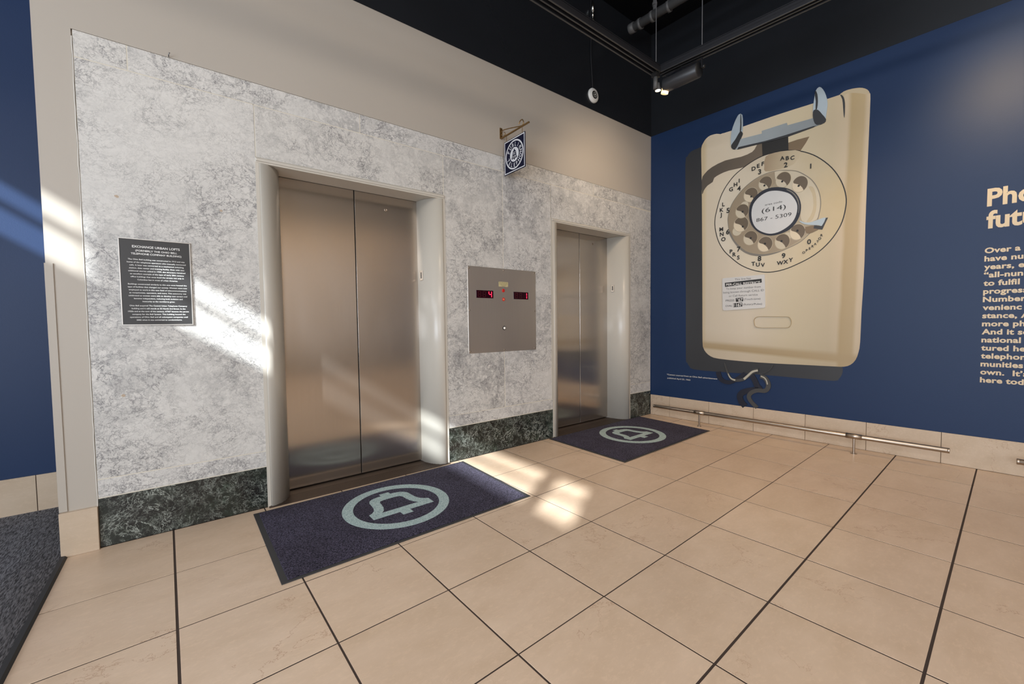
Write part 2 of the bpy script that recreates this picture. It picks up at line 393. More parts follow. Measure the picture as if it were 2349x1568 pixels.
# ================================================================== SETTING
# ---- floor: dark grout bed with individual stone tiles
floor = tag(mesh_obj('floor', join(box(-5.10,-8.0,-0.12, 0.6,0.30,-0.0014)), M_GROUT), kind='structure')
ROT = 0.02755; CR, SR = math.cos(ROT), math.sin(ROT)
XL = [0.50,-0.4199,-0.8913,-1.3673,-1.8447,-2.3238,-2.8004,-3.2812,-3.756,-4.2192,-4.6674,-5.15]
YL = [0.30,-0.4134,-0.8882,-1.3609,-1.8267,-2.2868,-2.7436,-3.21] + [-3.21-0.47*i for i in range(1,10)]
gx = [0.0036]*12; gx[10] = 0.0046
gy = [0.003]*len(YL); gy[5] = 0.0044; gy[6] = 0.0044
for i in range(len(XL)-1):
    for j in range(len(YL)-1):
        a = [(XL[i+1]+gx[i+1], YL[j+1]+gy[j+1]), (XL[i]-gx[i], YL[j+1]+gy[j+1]), (XL[i]-gx[i], YL[j]-gy[j]), (XL[i+1]+gx[i+1], YL[j]-gy[j])]
        a = [(x*CR-y*SR, x*SR+y*CR) for x, y in a]
        a = clip(a, 0, 1, -0.002); a = clip(a, -1, 0, 5.085); a = clip(a, 0, -1, 7.9)
        nx, ny = math.cos(PHI), math.sin(PHI); a = clip(a, nx, ny, -0.012)
        if len(a) < 3 or abs(area2(a)) < 0.004: continue
        a = [a[k] for k in range(len(a)) if (Vector(a[k])-Vector(a[k-1])).length > 1e-4]
        dz = random.uniform(-0.0006, 0.0006)
        mesh_obj('floor_tile', prism(FL, a, -0.0013, 0.0+dz, 0.0005), M_TILE, floor)

# ---- elevator wall
core = [box(-5.105,0.02,0,-4.19,0.88,H), box(-2.89,0.02,0,-1.68,0.88,H), box(-0.43,0.02,0,0.3,0.88,H),
        box(-4.19,0.02,2.19,-2.89,0.88,H), box(-1.68,0.02,2.18,-0.43,0.88,H),
        box(-5.105,0.004,2.647,0.02,0.02,ZB), box(-5.105,0.004,0.0,-4.972,0.02,2.647)]
wall_back = tag(mesh_obj('wall_back', join(*core), M_TAUPE), kind='structure')
mesh_obj('upper_band', box(-5.105,0.001,ZB,0.02,0.02,H), M_BLACK, wall_back)
g = 0.0026
_cream = simple('joint_mortar', (0.60,0.56,0.47), 0.8)
for a0_, b0_, a1_, b1_ in ((-4.966,0.26,-4.197,2.643),(-4.2,2.197,-2.885,2.643),(-2.878,0.285,-1.697,2.643),(-1.70,2.187,-0.42,2.643),(-0.422,0.29,-0.007,2.643)):
    mesh_obj('mortar_bed', box(a0_,0.0007,b0_,a1_,0.02,b1_), _cream, wall_back)
def slab(a0, b0, a1, b1, mat=None, name='marble_slab'):
    return mesh_obj(name, prism(WB, rect(a0+g, b0+g, a1-g, b1-g), -0.02, 0.0, 0.0006), mat or M_MARBLE, wall_back)
for a0, a1 in ((-4.968,-4.766),(-4.766,-3.550),(-3.550,-2.292),(-2.292,-1.069),(-1.069,-0.005)): slab(a0, 2.512, a1, 2.645)
slab(-4.968,0.362,-4.195,2.512); slab(-4.195,2.196,-2.890,2.512); slab(-2.890,0.390,-2.292,2.512); slab(-2.292,0.392,-1.700,2.512)
slab(-1.700,2.186,-0.424,2.512); slab(-0.424,0.406,-0.005,2.503)
slab(-4.968,0.263,-4.195,0.362); slab(-2.880,0.290,-1.690,0.391); slab(-0.424,0.296,-0.005,0.406)
slab(-4.968,0.0,-4.195,0.263,M_GREEN,'base_slab'); slab(-2.880,0.0,-1.690,0.290,M_GREEN,'base_slab'); slab(-0.424,0.0,-0.005,0.296,M_GREEN,'base_slab')
M_PATCH = simple('tan_filler', (0.42,0.33,0.24), 0.7)
for a, b, r in ((-4.834,1.845,0.009),(-4.383,1.840,0.007),(-4.849,0.792,0.009)):
    mesh_obj('filler_patch', prism(WB, [(a+(x-a)*random.uniform(.8,1.2), b+(y-b)*random.uniform(.7,1.2)) for x, y in ellipse(a,b,r,r*.8,12)], -0.001, 0.0006), M_PATCH, wall_back)
# caulk line at the left edge of the marble
mesh_obj('caulk_bead', tube([(-4.9695+random.uniform(-.0012,.0012), -0.0005, z*0.045) for z in range(5, 59)], 0.0022, 6), simple('white_caulk', (0.62,0.60,0.55), 0.6), wall_back)
# stone block and corner strip of the pier
trim_1 = tag(mesh_obj('trim_1', prism(WB, rect(-5.108,0.0,-4.968,0.226), -0.004, 0.02, 0.002), M_BTILE), kind='structure')
trim_2 = tag(mesh_obj('trim_2', prism(WB, rect(-5.109,0.228,-5.078,1.476), -0.004, 0.0012, 0.001), M_TAUPE), kind='structure')

# ---- mural wall
def slabWR(s0, z0, s1, z1, d0, d1, ch=0.0): return prism(WR, rect(s0,z0,s1,z1), d0, d1, ch)
wall_right = tag(mesh_obj('wall_right', slabWR(-0.3,-0.1,8.2,ZB,-0.2,0.0), M_BLUE), kind='structure')
mesh_obj('upper_band', slabWR(-0.3,ZB,8.2,H,-0.2,0.001), M_BLACK, wall_right)
baseboard_right = tag(mesh_obj('baseboard_right', slabWR(0.0,0.0,8.0,0.246,0.0,0.004), M_GROUT), kind='structure')
ss = [0.004,0.257,0.725,1.183,1.638,2.09,2.551,3.02,3.49,3.96,4.43,4.9,5.37,5.84,6.3,6.77,7.2]
for k in range(len(ss)-1):
    mesh_obj('baseboard_tile', prism(WR, rect(ss[k]+0.0015,0.001,ss[k+1]-0.0015,0.247), 0.004, 0.0125, 0.0015), M_BTILE, baseboard_right)

# ---- left: recessed blue wall, carpet
wall_left = tag(mesh_obj('wall_left', box(-8.1,0.88,-0.1,-5.105,1.0,H), M_BLUE), kind='structure')
baseboard_left = tag(mesh_obj('baseboard_left', box(-8.0,0.873,0,-5.106,0.88,0.232), M_GROUT), kind='structure')
for a0, a1 in ((-5.35,-5.107),(-5.82,-5.35),(-6.29,-5.82),(-6.76,-6.29),(-7.23,-6.76)):
    mesh_obj('baseboard_tile', box(a0+0.002,0.866,0.0,a1-0.002,0.873,0.234), M_BTILE, baseboard_left)
carpet = empty('carpet', (-6.5,-3.5,0), 'grey striped carpet beyond the dark edging strip left of the tiles', 'carpet')
part('carpet_pile', box(-8.0,-7.9,-0.02,-5.106,0.873,0.006), M_CARPET, carpet)
part('edging_strip', prism(Frame((-5.097,0,0),(1,0,0),(0,0,1)), [(-0.012,-0.005),(0.012,-0.005),(0.012,0.001),(0.004,0.011),(-0.012,0.0125)], 0.012, 7.9), M_RUBBER, carpet)
_r = random.Random(3)
for k in range(9):
    x = -5.36-_r.random()*0.28; y = 0.15-_r.random()*0.18
    if k == 0: pass
# ---- ceiling and the unseen sides of the room
ceiling = tag(mesh_obj('ceiling', box(-8.1,-8.1,H,0.8,1.0,H+0.1), M_CEIL), kind='structure')
M_WARM = painted('warm_back_wall', (0.50,0.40,0.29), 0.7)
# clerestory x=-8: sun band between its sill and head, posts throw the upright shadows
ZT = 3.875; ZM = 3.706; ZS = 3.49
wl = [box(-8.1,-8.1,-0.1,-8.0,0.88,0.5), box(-8.1,-1.9,0.5,-8.0,0.88,2.4), box(-8.1,-8.1,0.5,-8.0,-5.9,2.4),
      box(-8.1,-8.1,2.4,-8.0,0.88,ZS), box(-8.1,-8.1,ZT,-8.0,0.88,H),
      box(-8.1,-8.1,ZS,-8.0,-4.52,ZT)]
wall_front = tag(mesh_obj('wall_front', join(box(-8.1,-8.1,-0.1,0.8,-8.0,0.6), box(-8.1,-8.1,3.2,0.8,-8.0,H), box(-8.1,-8.1,0.6,-7.7,-8.0,3.2), box(-5.3,-8.1,0.6,0.8,-8.0,3.2)), M_WARM), kind='structure')
wall_side = tag(mesh_obj('wall_side', join(*wl), M_WARM), kind='structure')
window_1 = tag(mesh_obj('window_1', join(box(-8.06,-4.52,ZM-0.018,-8.03,0.88,ZM+0.018), box(-8.04,-1.995,ZS,-8.01,-1.845,ZT), box(-8.04,-4.19,ZS,-8.01,-4.05,ZT)), M_BLK), kind='structure')
window_2 = tag(mesh_obj('window_2', join(*[box(-8.07,y-0.03,0.5,-8.02,y+0.03,2.4) for y in (-5.88,-4.9,-3.9,-2.9,-1.92)]), M_BLK), kind='structure')
window_3 = tag(mesh_obj('window_3', join(*[box(x-0.03,-8.07,0.6,x+0.03,-8.02,3.2) for x in (-7.68,-6.9,-6.1,-5.32)]), M_BLK), kind='structure')

# unseen walls added outside: they keep the low sun out of the lower windows
sun_blocker = tag(mesh_obj('sun_blocker_wall', join(box(-11.3,-12.0,-0.2,-11.0,6.0,4.95), box(-16.0,-12.3,-0.2,4.0,-12.0,7.6)), painted('sun_blocker_render', (0.45,0.42,0.38), 0.8)), kind='structure')

# ================================================================== ELEVATOR DOORS
def elevator(idx, x0, x1, ztop, dy, sill_y):
    W_ = x1-x0; R_ = 0.155
    root = empty('door_%d' % idx, ((x0+x1)/2, 0, 0), kind='structure')
    zt = ztop-0.032
    def column(xo, sgn):
        prof = [(xo, 0.02), (xo, -0.004), (xo+sgn*0.018, -0.004), (xo+sgn*0.020, -0.001), (xo+sgn*0.022, -0.009)]
        cx, cy, a, b = xo+sgn*0.028, dy, R_-0.028, dy+0.011
        for k in range(0, 15):
            t = math.pi/2*(1-k/14); prof.append((cx+sgn*a*math.cos(t), cy-b*math.sin(t)))
        prof += [(cx+sgn*a, dy+0.03), (xo, dy+0.03)]
        if sgn < 0: prof = prof[::-1]
        n = len(prof); V = [Vector((p[0], p[1], z)) for z in (0.0, zt) for p in prof]
        F = [(i, (i+1) % n, n+(i+1) % n, n+i) for i in range(n)] + [tuple(range(n))[::-1], tuple(range(n, 2*n))]
        o = part('casing_column', (V, F), M_CREAM, root)
        for p in o.data.polygons:
            if p.area > 0 and len(p.vertices) == 4 and abs(p.normal.x*p.normal.y) > 0.01: p.use_smooth = True
        return o
    column(x0, 1); c2 = column(x1, -1)
    part('casing_head', join(prism(WB, rect(x0, zt, x1, ztop), -0.02, 0.004, 0.002), prism(WB, rect(x0+0.004, zt+0.010, x1-0.004, ztop-0.006), 0.0, 0.010, 0.003),
         box(x0+0.01, 0.0, zt+0.001, x1-0.01, dy-0.008, ztop)), M_CREAM, root)
    mid = (x0+x1)/2; a = x0+R_-0.03; c = x1-R_+0.03
    dl = part('door_panel', prism(Frame((0,dy,0),(1,0,0),(0,0,1)), rect(a, 0.012, mid-0.004, 2.19), -0.03, 0.0, 0.0015), M_STEEL, root)
    dr = part('door_panel', prism(Frame((0,dy,0),(1,0,0),(0,0,1)), rect(mid+0.003, 0.012, c, 2.19), -0.03, 0.0, 0.0015), M_STEEL, root)
    part('shaft_dark_sheet', box(a-0.05, dy+0.05, -0.01, c+0.05, dy+0.06, 2.4), M_VOID, root)  # black sheet put in for the darkness of the open shaft
    # keyhole escutcheon on the right panel
    kx = mid + 0.26*W_/1.3 - (0.02 if idx == 1 else 0.035)
    kp = lathe((kx, dy, 2.058), (0,-1,0), [(0,0.013),(0.002,0.013),(0.003,0.010),(0.0025,0.006),(0.001,0.0045),(0.001,0)], 20)
    k = mesh_obj('key_escutcheon', ([v-Vector(root.location) for v in kp[0]], kp[1]), M_CHROME, dr, True)
    kh = lathe((kx, dy-0.0012, 2.058), (0,-1,0), [(0,0.0045),(0.0006,0.0045),(0.0006,0)], 12)
    part('sill', join(box(x0+0.004, sill_y, -0.004, x1-0.004, dy+0.04, 0.004), *[box(x0+0.01, sill_y+0.02+i*0.022, 0.004, x1-0.01, sill_y+0.028+i*0.022, 0.0052) for i in range(6)]), M_DARKM, root)
    # call plate on the inner face of the right column
    plate = part('jamb_plate', prism(Frame((x1-R_+0.026,0,0),(0.16,-1,0),(0,0,1)), rect(-0.155,1.515,-0.118,1.595), 0.0, 0.004, 0.001), M_CHROME, root)
    mesh_obj('jamb_plate_slot', ([v-Vector(root.location) for v in prism(Frame((x1-R_+0.026,0,0),(0.16,-1,0),(0,0,1)), rect(-0.142,1.53,-0.13,1.58), 0.004, 0.005)[0]], prism(WB, rect(0,0,1,1), 0, 1)[1]), M_BLK, plate)
    return root
elevator(1, -4.200, -2.882, 2.195, 0.195, -0.028)
elevator(2, -1.692, -0.424, 2.185, 0.215, -0.004)

# ================================================================== FLOOR MATS
def bell(cx, cy, s, th):
    half = [(0.0,0.56),(0.10,0.56),(0.10,0.67)]
    outer_r = [(0.10,0.67),(0.10,0.57),(0.20,0.56),(0.30,0.53),(0.37,0.47),(0.405,0.38),(0.415,0.25),(0.425,0.12),(0.46,0.0),(0.52,-0.08),(0.60,-0.13),(0.60,-0.36),(0.10,-0.36),(0.10,-0.50)]
    outer = outer_r + [(-x, y) for x, y in outer_r[::-1]]
    inner_r = [(0.13,0.36),(0.20,0.34),(0.235,0.28),(0.245,0.15),(0.265,0.02),(0.31,-0.10),(0.37,-0.175)]
    inner = inner_r + [(-x, y) for x, y in inner_r[::-1]]
    c, sn = math.cos(th), math.sin(th)
    tr = lambda P: [(cx+(x*c-y*sn)*s, cy+(x*sn+y*c)*s) for x, y in P]
    return tr(outer), tr(inner)
def poly_with_hole(fr, outer, inner, d0, d1):
    """outline with one opening, pushed from d0 to d1"""
    from mathutils.geometry import tessellate_polygon
    pts = outer + inner; n = len(outer); m = len(inner)
    tris = tessellate_polygon([[Vector((x, y, 0)) for x, y in outer], [Vector((x, y, 0)) for x, y in inner]])
    V = [fr.p(x, y, d1) for x, y in pts] + [fr.p(x, y, d0) for x, y in pts]; F = []
    for t in tris:
        t = tuple(t); A = (Vector(pts[t[1]])-Vector(pts[t[0]])).cross(Vector(pts[t[2]])-Vector(pts[t[0]]))
        F.append(t if A > 0 else t[::-1])
    K = n+m
    for i in range(n): F.append((i, (i+1) % n, K+(i+1) % n, K+i))
    for i in range(m): F.append((n+i, n+(i+1) % m, K+n+(i+1) % m, K+n+i))
    return V, F
def mat_thing(corners, label, lc, lth):
    cx = sum(c[0] for c in corners)/4; cy = sum(c[1] for c in corners)/4
    root = empty('floor_mat', (cx, cy, 0), label, 'mat', 'logo floor mats in front of the elevators')
    part('rubber_backing', prism(FL, corners, 0.001, 0.004, 0.001), M_RUBBER, root)
    # pile pad: inset, with a slightly uneven edge
    P = [Vector(c) for c in corners]; ctr = Vector((cx, cy)); ins = []
    for i in range(4):
        a, b = P[i], P[(i+1) % 4]; ab = b-a; nrm = Vector((-ab.y, ab.x)).normalized()
        if nrm.dot(ctr-a) < 0: nrm = -nrm
        w = 0.02 if i in (0, 2) else 0.028
        ins.append((a+nrm*w, b+nrm*w))
    pad = []
    def inter(l1, l2):
        p, r = l1[0], l1[1]-l1[0]; q, s_ = l2[0], l2[1]-l2[0]; return p + r*((q-p).cross(s_)/r.cross(s_))
    cor = [inter(ins[i-1], ins[i]) for i in range(4)]
    for i in range(4):
        a, b = cor[i], cor[(i+1) % 4]; ab = b-a; nn = Vector((-ab.y, ab.x)).normalized(); k = max(4, int(ab.length/0.02))
        for t in range(k): pad.append(tuple(a+ab*(t/k)+nn*random.uniform(-0.0012, 0.0012)))
    part('pile_pad', prism(FL, pad, 0.003, 0.0085, 0.0018), M_PILE, root)
    o, i_ = bell(lc[0], lc[1], 0.328, lth)
    part('logo_ring', ring(FL, lc[0], lc[1], 0.264, 0.328, 0.006, 0.0093, 96), M_LOGO, root)
    part('logo_bell', poly_with_hole(FL, o, i_, 0.006, 0.0093), M_LOGO, root)
    return root
mat_thing([(-4.280,-0.966),(-2.803,-0.946),(-2.777,-0.046),(-4.288,-0.066)], 'navy mat with pale bell emblem before the near left elevator, one corner in sunlight', (-3.550,-0.508), 0.02)
mat_thing([(-1.775,-0.934),(-0.270,-0.888),(-0.246,-0.004),(-1.764,-0.014)], 'dark navy mat with pale bell emblem before the far right elevator by the corner', (-1.010,-0.453), 0.02)

# ================================================================== PLAQUE
plaque = empty('wall_plaque', (-4.688,-0.001,1.40), 'black history plaque with white lettering on the marble left of the elevator', 'plaque')
part('plaque_frame', join(*[prism(WB, r, 0.001, 0.008, 0.001) for r in (rect(-4.840,1.166,-4.536,1.172), rect(-4.840,1.627,-4.536,1.633), rect(-4.840,1.172,-4.834,1.627), rect(-4.542,1.172,-4.536,1.627))]), simple('plaque_edge_metal', (0.45,0.44,0.42), 0.35, 0.8), plaque)
part('plaque_face', prism(WB, rect(-4.834,1.172,-4.542,1.627), 0.001, 0.0055), painted('plaque_black', (0.020,0.020,0.021), 0.42, 0.1, 0.1, 300), plaque)
PL = [('EXCHANGE URBAN LOFTS',1.584,.0125,.200,1),('(FORMERLY THE OHIO BELL',1.564,.0098,.175,1),('TELEPHONE COMPANY BUILDING)',1.547,.0098,.212,1),
 ('The Ohio Bell building was constructed in 1913 and was',1.518,.0072,.238,0),('home of the telephone operators who manually connected',1.5025,.0072,.247,0),('calls. It later was converted to a mechanical switching',1.487,.0072,.228,0),
 ('station, data center and training facility. Even with two',1.4715,.0072,.232,0),('additional stories added in 1929, the structure remained',1.456,.0072,.240,0),('an excellent example of the type of early 20th century',1.4405,.0072,.227,0),
 ('office buildings that once lined the streets not only in',1.425,.0072,.224,0),('Columbus but in most of urban America.',1.4095,.0072,.170,0),
 ('Buildings constructed similarly to this one once housed the',1.3855,.0072,.247,0),('type of facilities that changed our society. Women were now',1.370,.0072,.250,0),('employed to work in this new field of telecommunications',1.3545,.0072,.243,0),
 ('as receptionists, operators, and more. This autonomy was',1.339,.0072,.240,0),('celebrated as women were able to develop new careers and',1.3235,.0072,.247,0),('become independent, reducing both isolation and',1.308,.0072,.205,0),('insecurity as the workforce grew.',1.2925,.0072,.137,0),
 ('Ohio Bell acquired The Central Union Telephone Company',1.2695,.0072,.243,0),('building and it still stands at 35 North 3rd Street. In the',1.254,.0072,.227,0),('1920s and at the turn of the century, AT&T became the parent',1.2385,.0072,.257,0),
 ('company for the Bell System. This building housed the',1.223,.0072,.225,0),('operations of Ohio Bell and all subsequent companies until',1.2075,.0072,.245,0),('2002 when it was converted to condominiums.',1.192,.0072,.193,0)]
_pw = simple('plaque_white', (0.72,0.72,0.70), 0.5)
for t, z, h, w, bld in PL:
    part('text_line', text_vf(WB, t, -4.684-w/2, z, h, 0.0060, a1=-4.684+w/2, bold=0.016 if bld else 0.010), _pw, plaque)

# ================================================================== CALL PANEL
panel = empty('elevator_call_panel', (-2.294,-0.001,1.27), 'brushed steel call panel with red floor displays on the marble between the two elevators', 'panel')
part('face_plate', prism(WB, rect(-2.677,0.900,-1.911,1.648), 0.0, 0.004, 0.0015), M_STEELP, panel)
M_DISP = simple('display_glass', (0.02,0.0,0.002), 0.15); M_SEG0 = simple('unlit_segment', (0.05,0.002,0.004), 0.4)
M_SEG = simple('lit_segment', (0.3,0.0,0.01), 0.4, emit=(1.0,0.02,0.06), es=3.0)
def seg7(x, z, w, h, on, t=0.006):
    S = {'a': rect(x-w/2+t,z+h/2-t,x+w/2-t,z+h/2), 'g': rect(x-w/2+t,z-t/2,x+w/2-t,z+t/2), 'd': rect(x-w/2+t,z-h/2,x+w/2-t,z-h/2+t),
         'f': rect(x-w/2,z+t/2,x-w/2+t,z+h/2-t/2), 'b': rect(x+w/2-t,z+t/2,x+w/2,z+h/2-t/2), 'e': rect(x-w/2,z-h/2+t/2,x-w/2+t,z-t/2), 'c': rect(x+w/2-t,z-h/2+t/2,x+w/2,z-t/2)}
    return [prism(WB, S[k], 0.0045, 0.0055) for k in on]
for x0, x1, digit in ((-2.592,-2.411,'bcfg'), (-2.183,-2.005,'bc')):
    d = part('floor_display', prism(WB, rect(x0,1.378,x1,1.445), 0.0, 0.0048, 0.0006), M_DISP, panel)
    cx = x1-0.034; off = Vector(panel.location)
    def sub(name, vf, mat): return mesh_obj(name, ([v-off for v in vf[0]], vf[1]), mat, d)
    sub('lit_digit', join(*seg7(cx, 1.4115, 0.034, 0.054, digit)), M_SEG)
    sub('unlit_digit', join(*(seg7(x0+0.034,1.4115,0.030,0.050,'abcdefg',0.004)+seg7(x0+0.083,1.4115,0.030,0.050,'abcdefg',0.004))), M_SEG0)
M_RED = simple('red_lens', (0.28,0.01,0.01), 0.25, emit=(0.6,0.02,0.01), es=0.25); M_RED2 = simple('amber_lens', (0.35,0.10,0.05), 0.3, emit=(0.8,0.2,0.1), es=0.3)
i1 = part('indicator_lamp', lathe((-2.300,-0.004,1.451), (0,-1,0), [(0,0.016),(0.004,0.015),(0.006,0.009),(0.0065,0)], 20), M_RED, panel, True)
i2 = part('indicator_lamp', lathe((-2.298,-0.004,1.372), (0,-1,0), [(0,0.016),(0.004,0.015),(0.004,0.009)], 20), M_RED, panel, True)
mesh_obj('lens', ([v-Vector(panel.location) for v in lathe((-2.298,-0.004,1.372), (0,-1,0), [(0.004,0.009),(0.006,0.006),(0.0065,0)], 16)[0]], lathe((0,0,0),(0,-1,0),[(0,1),(1,1),(2,0)],16)[1]), M_RED2, i2, True)
b1 = part('call_button', lathe((-2.295,-0.004,1.113), (0,-1,0), [(0,0.018),(0.005,0.017),(0.005,0.012)], 24), M_BLK, panel, True)
mesh_obj('button_cap', ([v-Vector(panel.location) for v in lathe((-2.295,-0.004,1.113), (0,-1,0), [(0.002,0.0115),(0.008,0.011),(0.010,0.007),(0.0105,0)], 20)[0]], lathe((0,0,0),(0,-1,0),[(0,1),(1,1),(2,1),(3,0)],20)[1]), simple('button_white', (0.6,0.58,0.56), 0.3, emit=(1,0.9,0.8), es=0.25), b1, True)
tp = part('instruction_label', prism(WB, rect(-2.351,1.486,-2.246,1.529), 0.004, 0.005), simple('yellow_tape', (0.50,0.44,0.24), 0.5), panel)
_tv = join(*[text_vf(WB, t, -2.2985-w/2, z, 0.0055, 0.0052, a1=-2.2985+w/2, bold=0.01) for t, z, w in (('IN CASE OF FIRE',1.5195,0.09),('DO NOT USE ELEVATOR',1.509,0.092),('USE STAIRS',1.4985,0.07),('TO EXIT',1.489,0.04))])
mesh_obj('label_print', ([v-Vector(panel.location) for v in _tv[0]], _tv[1]), simple('label_ink', (0.04,0.035,0.02), 0.6), tp)
for x, z in ((-2.660,1.630),(-2.294,1.632),(-1.930,1.632),(-2.662,1.27),(-1.926,1.27),(-2.660,0.918),(-2.294,0.918),(-1.930,0.918)):
    part('panel_screw', lathe((x,-0.004,z), (0,-1,0), [(0,0.0075),(0.001,0.0072),(0.0022,0.005),(0.0024,0)], 14), M_CHROME, panel, True)

# ================================================================== HANGING SIGN
SG = Frame((-2.300,0,0), (0,-1,0), (0,0,1))       # a = distance from the wall, face looks toward -x
sign = empty('hanging_sign', (-2.300,-0.19,2.60), 'dark navy and white square PUBLIC TELEPHONE sign hanging from the brass bracket', 'sign')
M_NAVY = simple('sign_navy', (0.004,0.005,0.022), 0.6, spec=0.15); M_SW = simple('sign_white', (0.62,0.62,0.64), 0.4)
a0, a1, z0, z1 = 0.048, 0.333, 2.455, 2.743; ca, cz = (a0+a1)/2, (z0+z1)/2; hs = 0.1425
part('sign_board', prism(SG, rect(a0,z0,a1,z1), -0.003, 0.003, 0.0005), M_NAVY, sign)
def both(vf_fn): return vf_fn(SG)
part('border', join(*[prism(SG, r, 0.003, 0.0034) for r in (rect(a0+.005,z0+.005,a1-.005,z0+.013), rect(a0+.005,z1-.013,a1-.005,z1-.005), rect(a0+.005,z0+.013,a0+.013,z1-.013), rect(a1-.013,z0+.013,a1-.005,z1-.013))]), M_SW, sign)
part('ring', ring(SG, ca, cz, 0.110, 0.122, 0.003, 0.0034, 72), M_SW, sign)
part('centre_disc', prism(SG, ellipse(ca, cz, 0.060, 0.060, 48), 0.003, 0.0034), M_SW, sign)
def arc_text(fr, txt, ca, cz, rad, start, step, cap, inward, d, bold):
    out = []
    for i, ch in enumerate(txt):
        if ch == ' ': continue
        th = math.radians(start + step*i)
        rot = th-math.pi/2 if not inward else th+math.pi/2
        px, pz = ca+rad*math.cos(th), cz+rad*math.sin(th)
        v, f = glyphs(ch, bold); x0 = min(q[0] for q in v); x1 = max(q[0] for q in v); k = cap/CAP
        c, s = math.cos(rot), math.sin(rot); o = []
        for x, y, z in v:
            X = (x-(x0+x1)/2)*k*0.88; Y = (y-CAP/2)*k; o.append(fr.p(px+X*c-Y*s, pz+X*s+Y*c, d))
        out.append((o, f))
    return out
lt = arc_text(SG, 'PUBLIC', ca, cz, 0.086, 154, -25.5, 0.033, False, 0.0036, 0.018) + arc_text(SG, 'TELEPHONE', ca, cz, 0.086, 200, 23.2, 0.033, True, 0.0036, 0.018)
for _l in lt: part('sign_letter', _l, M_SW, sign)
bo = [(0.0,0.047),(0.006,0.045),(0.007,0.036),(0.012,0.033),(0.019,0.028),(0.023,0.018),(0.025,0.002),(0.029,-0.014),(0.037,-0.026),(0.037,-0.034),(0.006,-0.034),(0.006,-0.042),(0.0,-0.045)]
bp = [(ca+x, cz+y) for x, y in bo] + [(ca-x, cz+y) for x, y in bo[::-1]]
bp = [bp[k] for k in range(len(bp)) if (Vector(bp[k])-Vector(bp[k-1])).length > 1e-5]
part('bell_emblem', prism(SG, bp, 0.0034, 0.0038), M_NAVY, sign)
part('emblem_lettering', join(text_vf(SG, 'BELL', ca-0.016, cz+0.001, 0.0125, 0.0040, a1=ca+0.016, bold=0.02), text_vf(SG, 'SYSTEM', ca-0.023, cz-0.020, 0.011, 0.0040, a1=ca+0.023, bold=0.02),
     stroke(SG, [(ca-0.021,cz+0.019),(ca+0.021,cz+0.019)], 0.003, 0.0037, 0.0040), stroke(SG, [(ca-0.029,cz-0.025),(ca+0.029,cz-0.025)], 0.003, 0.0037, 0.0040)), M_SW, sign)
def chain(ya, zt, yb, zb_):
    out = []
    n = 4
    for k in range(n):
        t = (k+0.5)/n; c = Vector((-2.300, -(ya+(yb-ya)*t), zt+(zb_-zt)*t)); h = abs(zt-zb_)/n*0.62
        pts = []
        for q in range(12):
            w = 2*math.pi*q/12; e = Vector((0.004*math.cos(w), 0, h*math.sin(w))) if k % 2 else Vector((0, 0.004*math.cos(w), h*math.sin(w))); pts.append(c+e)
        out.append(tube(pts+[pts[0]], 0.0011, 6))
    return join(*out)
part('hanging_chain', chain(0.080,2.792,0.078,2.740), M_BRASS, sign); part('hanging_chain', chain(0.296,2.792,0.294,2.740), M_BRASS, sign)

bracket = empty('sign_bracket', (-2.300,0,2.84), 'small brass scroll bracket on the taupe wall above the PUBLIC TELEPHONE sign', 'bracket')
part('wall_plate', join(box(-2.312,-0.004,2.795,-2.288,0.004,2.888)), M_BRASS, bracket)
part('arm', prism(SG, rect(0.0,2.793,0.384,2.802), -0.007, 0.007, 0.001), M_BRASS, bracket)
part('scroll', tube([SG.p(a, b) for a, b in spline([(0.020,2.836),(0.010,2.822),(0.026,2.804),(0.050,2.806),(0.062,2.820),(0.050,2.834)], False, 5)], 0.0035, 8), M_BRASS, bracket, True)
part('brace', tube([SG.p(a, b) for a, b in spline([(0.004,2.850),(0.03,2.860),(0.14,2.838),(0.255,2.810),(0.300,2.804),(0.313,2.822),(0.300,2.848),(0.280,2.852),(0.262,2.843),(0.253,2.828)], False, 5)], 0.0042, 8), M_BRASS, bracket, True)

hook = tag(mesh_obj('wall_hook', tube([(-4.593,-0.001,2.648),(-4.593,-0.012,2.652),(-4.593,-0.018,2.650),(-4.591,-0.022,2.656),(-4.588,-0.019,2.662),(-4.590,-0.014,2.664)], 0.0022, 8), M_WIRE, None, True), 'tiny metal cup hook at the top edge of the marble left of the elevator', 'hook')

# ================================================================== WALL ALARM AND CABLE
alarm = empty('wall_alarm', (-1.071,0.0,3.562), 'round white alarm device with black centre high on the black wall band', 'alarm')
part('housing', lathe((-1.071,0.001,3.562), (0,-1,0), [(0,0.074),(0.012,0.074),(0.022,0.066),(0.026,0.045),(0.027,0.040)], 40), M_WHITE, alarm, True)
part('grille', lathe((-1.071,-0.0255,3.562), (0,-1,0), [(0,0.036),(0.002,0.035),(0.004,0.027),(0.006,0.0)], 32), M_BLK, alarm, True)
part('grille_dots', join(*[cyl((-1.071+0.023*math.cos(t), -0.027, 3.562+0.023*math.sin(t)), (-1.071+0.023*math.cos(t), -0.0305, 3.562+0.023*math.sin(t)), 0.0042, n=8) for t in [2*math.pi*k/9 for k in range(9)]] + [cyl((-1.071,-0.03,3.562),(-1.071,-0.033,3.562),0.008,n=10)]), M_WHITE, alarm)
tag(mesh_obj('alarm_cable', tube(spline([(-1.080,-0.006,3.62),(-1.096,-0.007,3.80),(-1.110,-0.008,4.0),(-1.104,-0.008,4.2),(-1.106,-0.006,4.4),(-1.100,-0.006,4.61)], False, 5), 0.005, 8), M_FIX, None, True), 'thin black cable running up the black wall from the white alarm', 'cable')
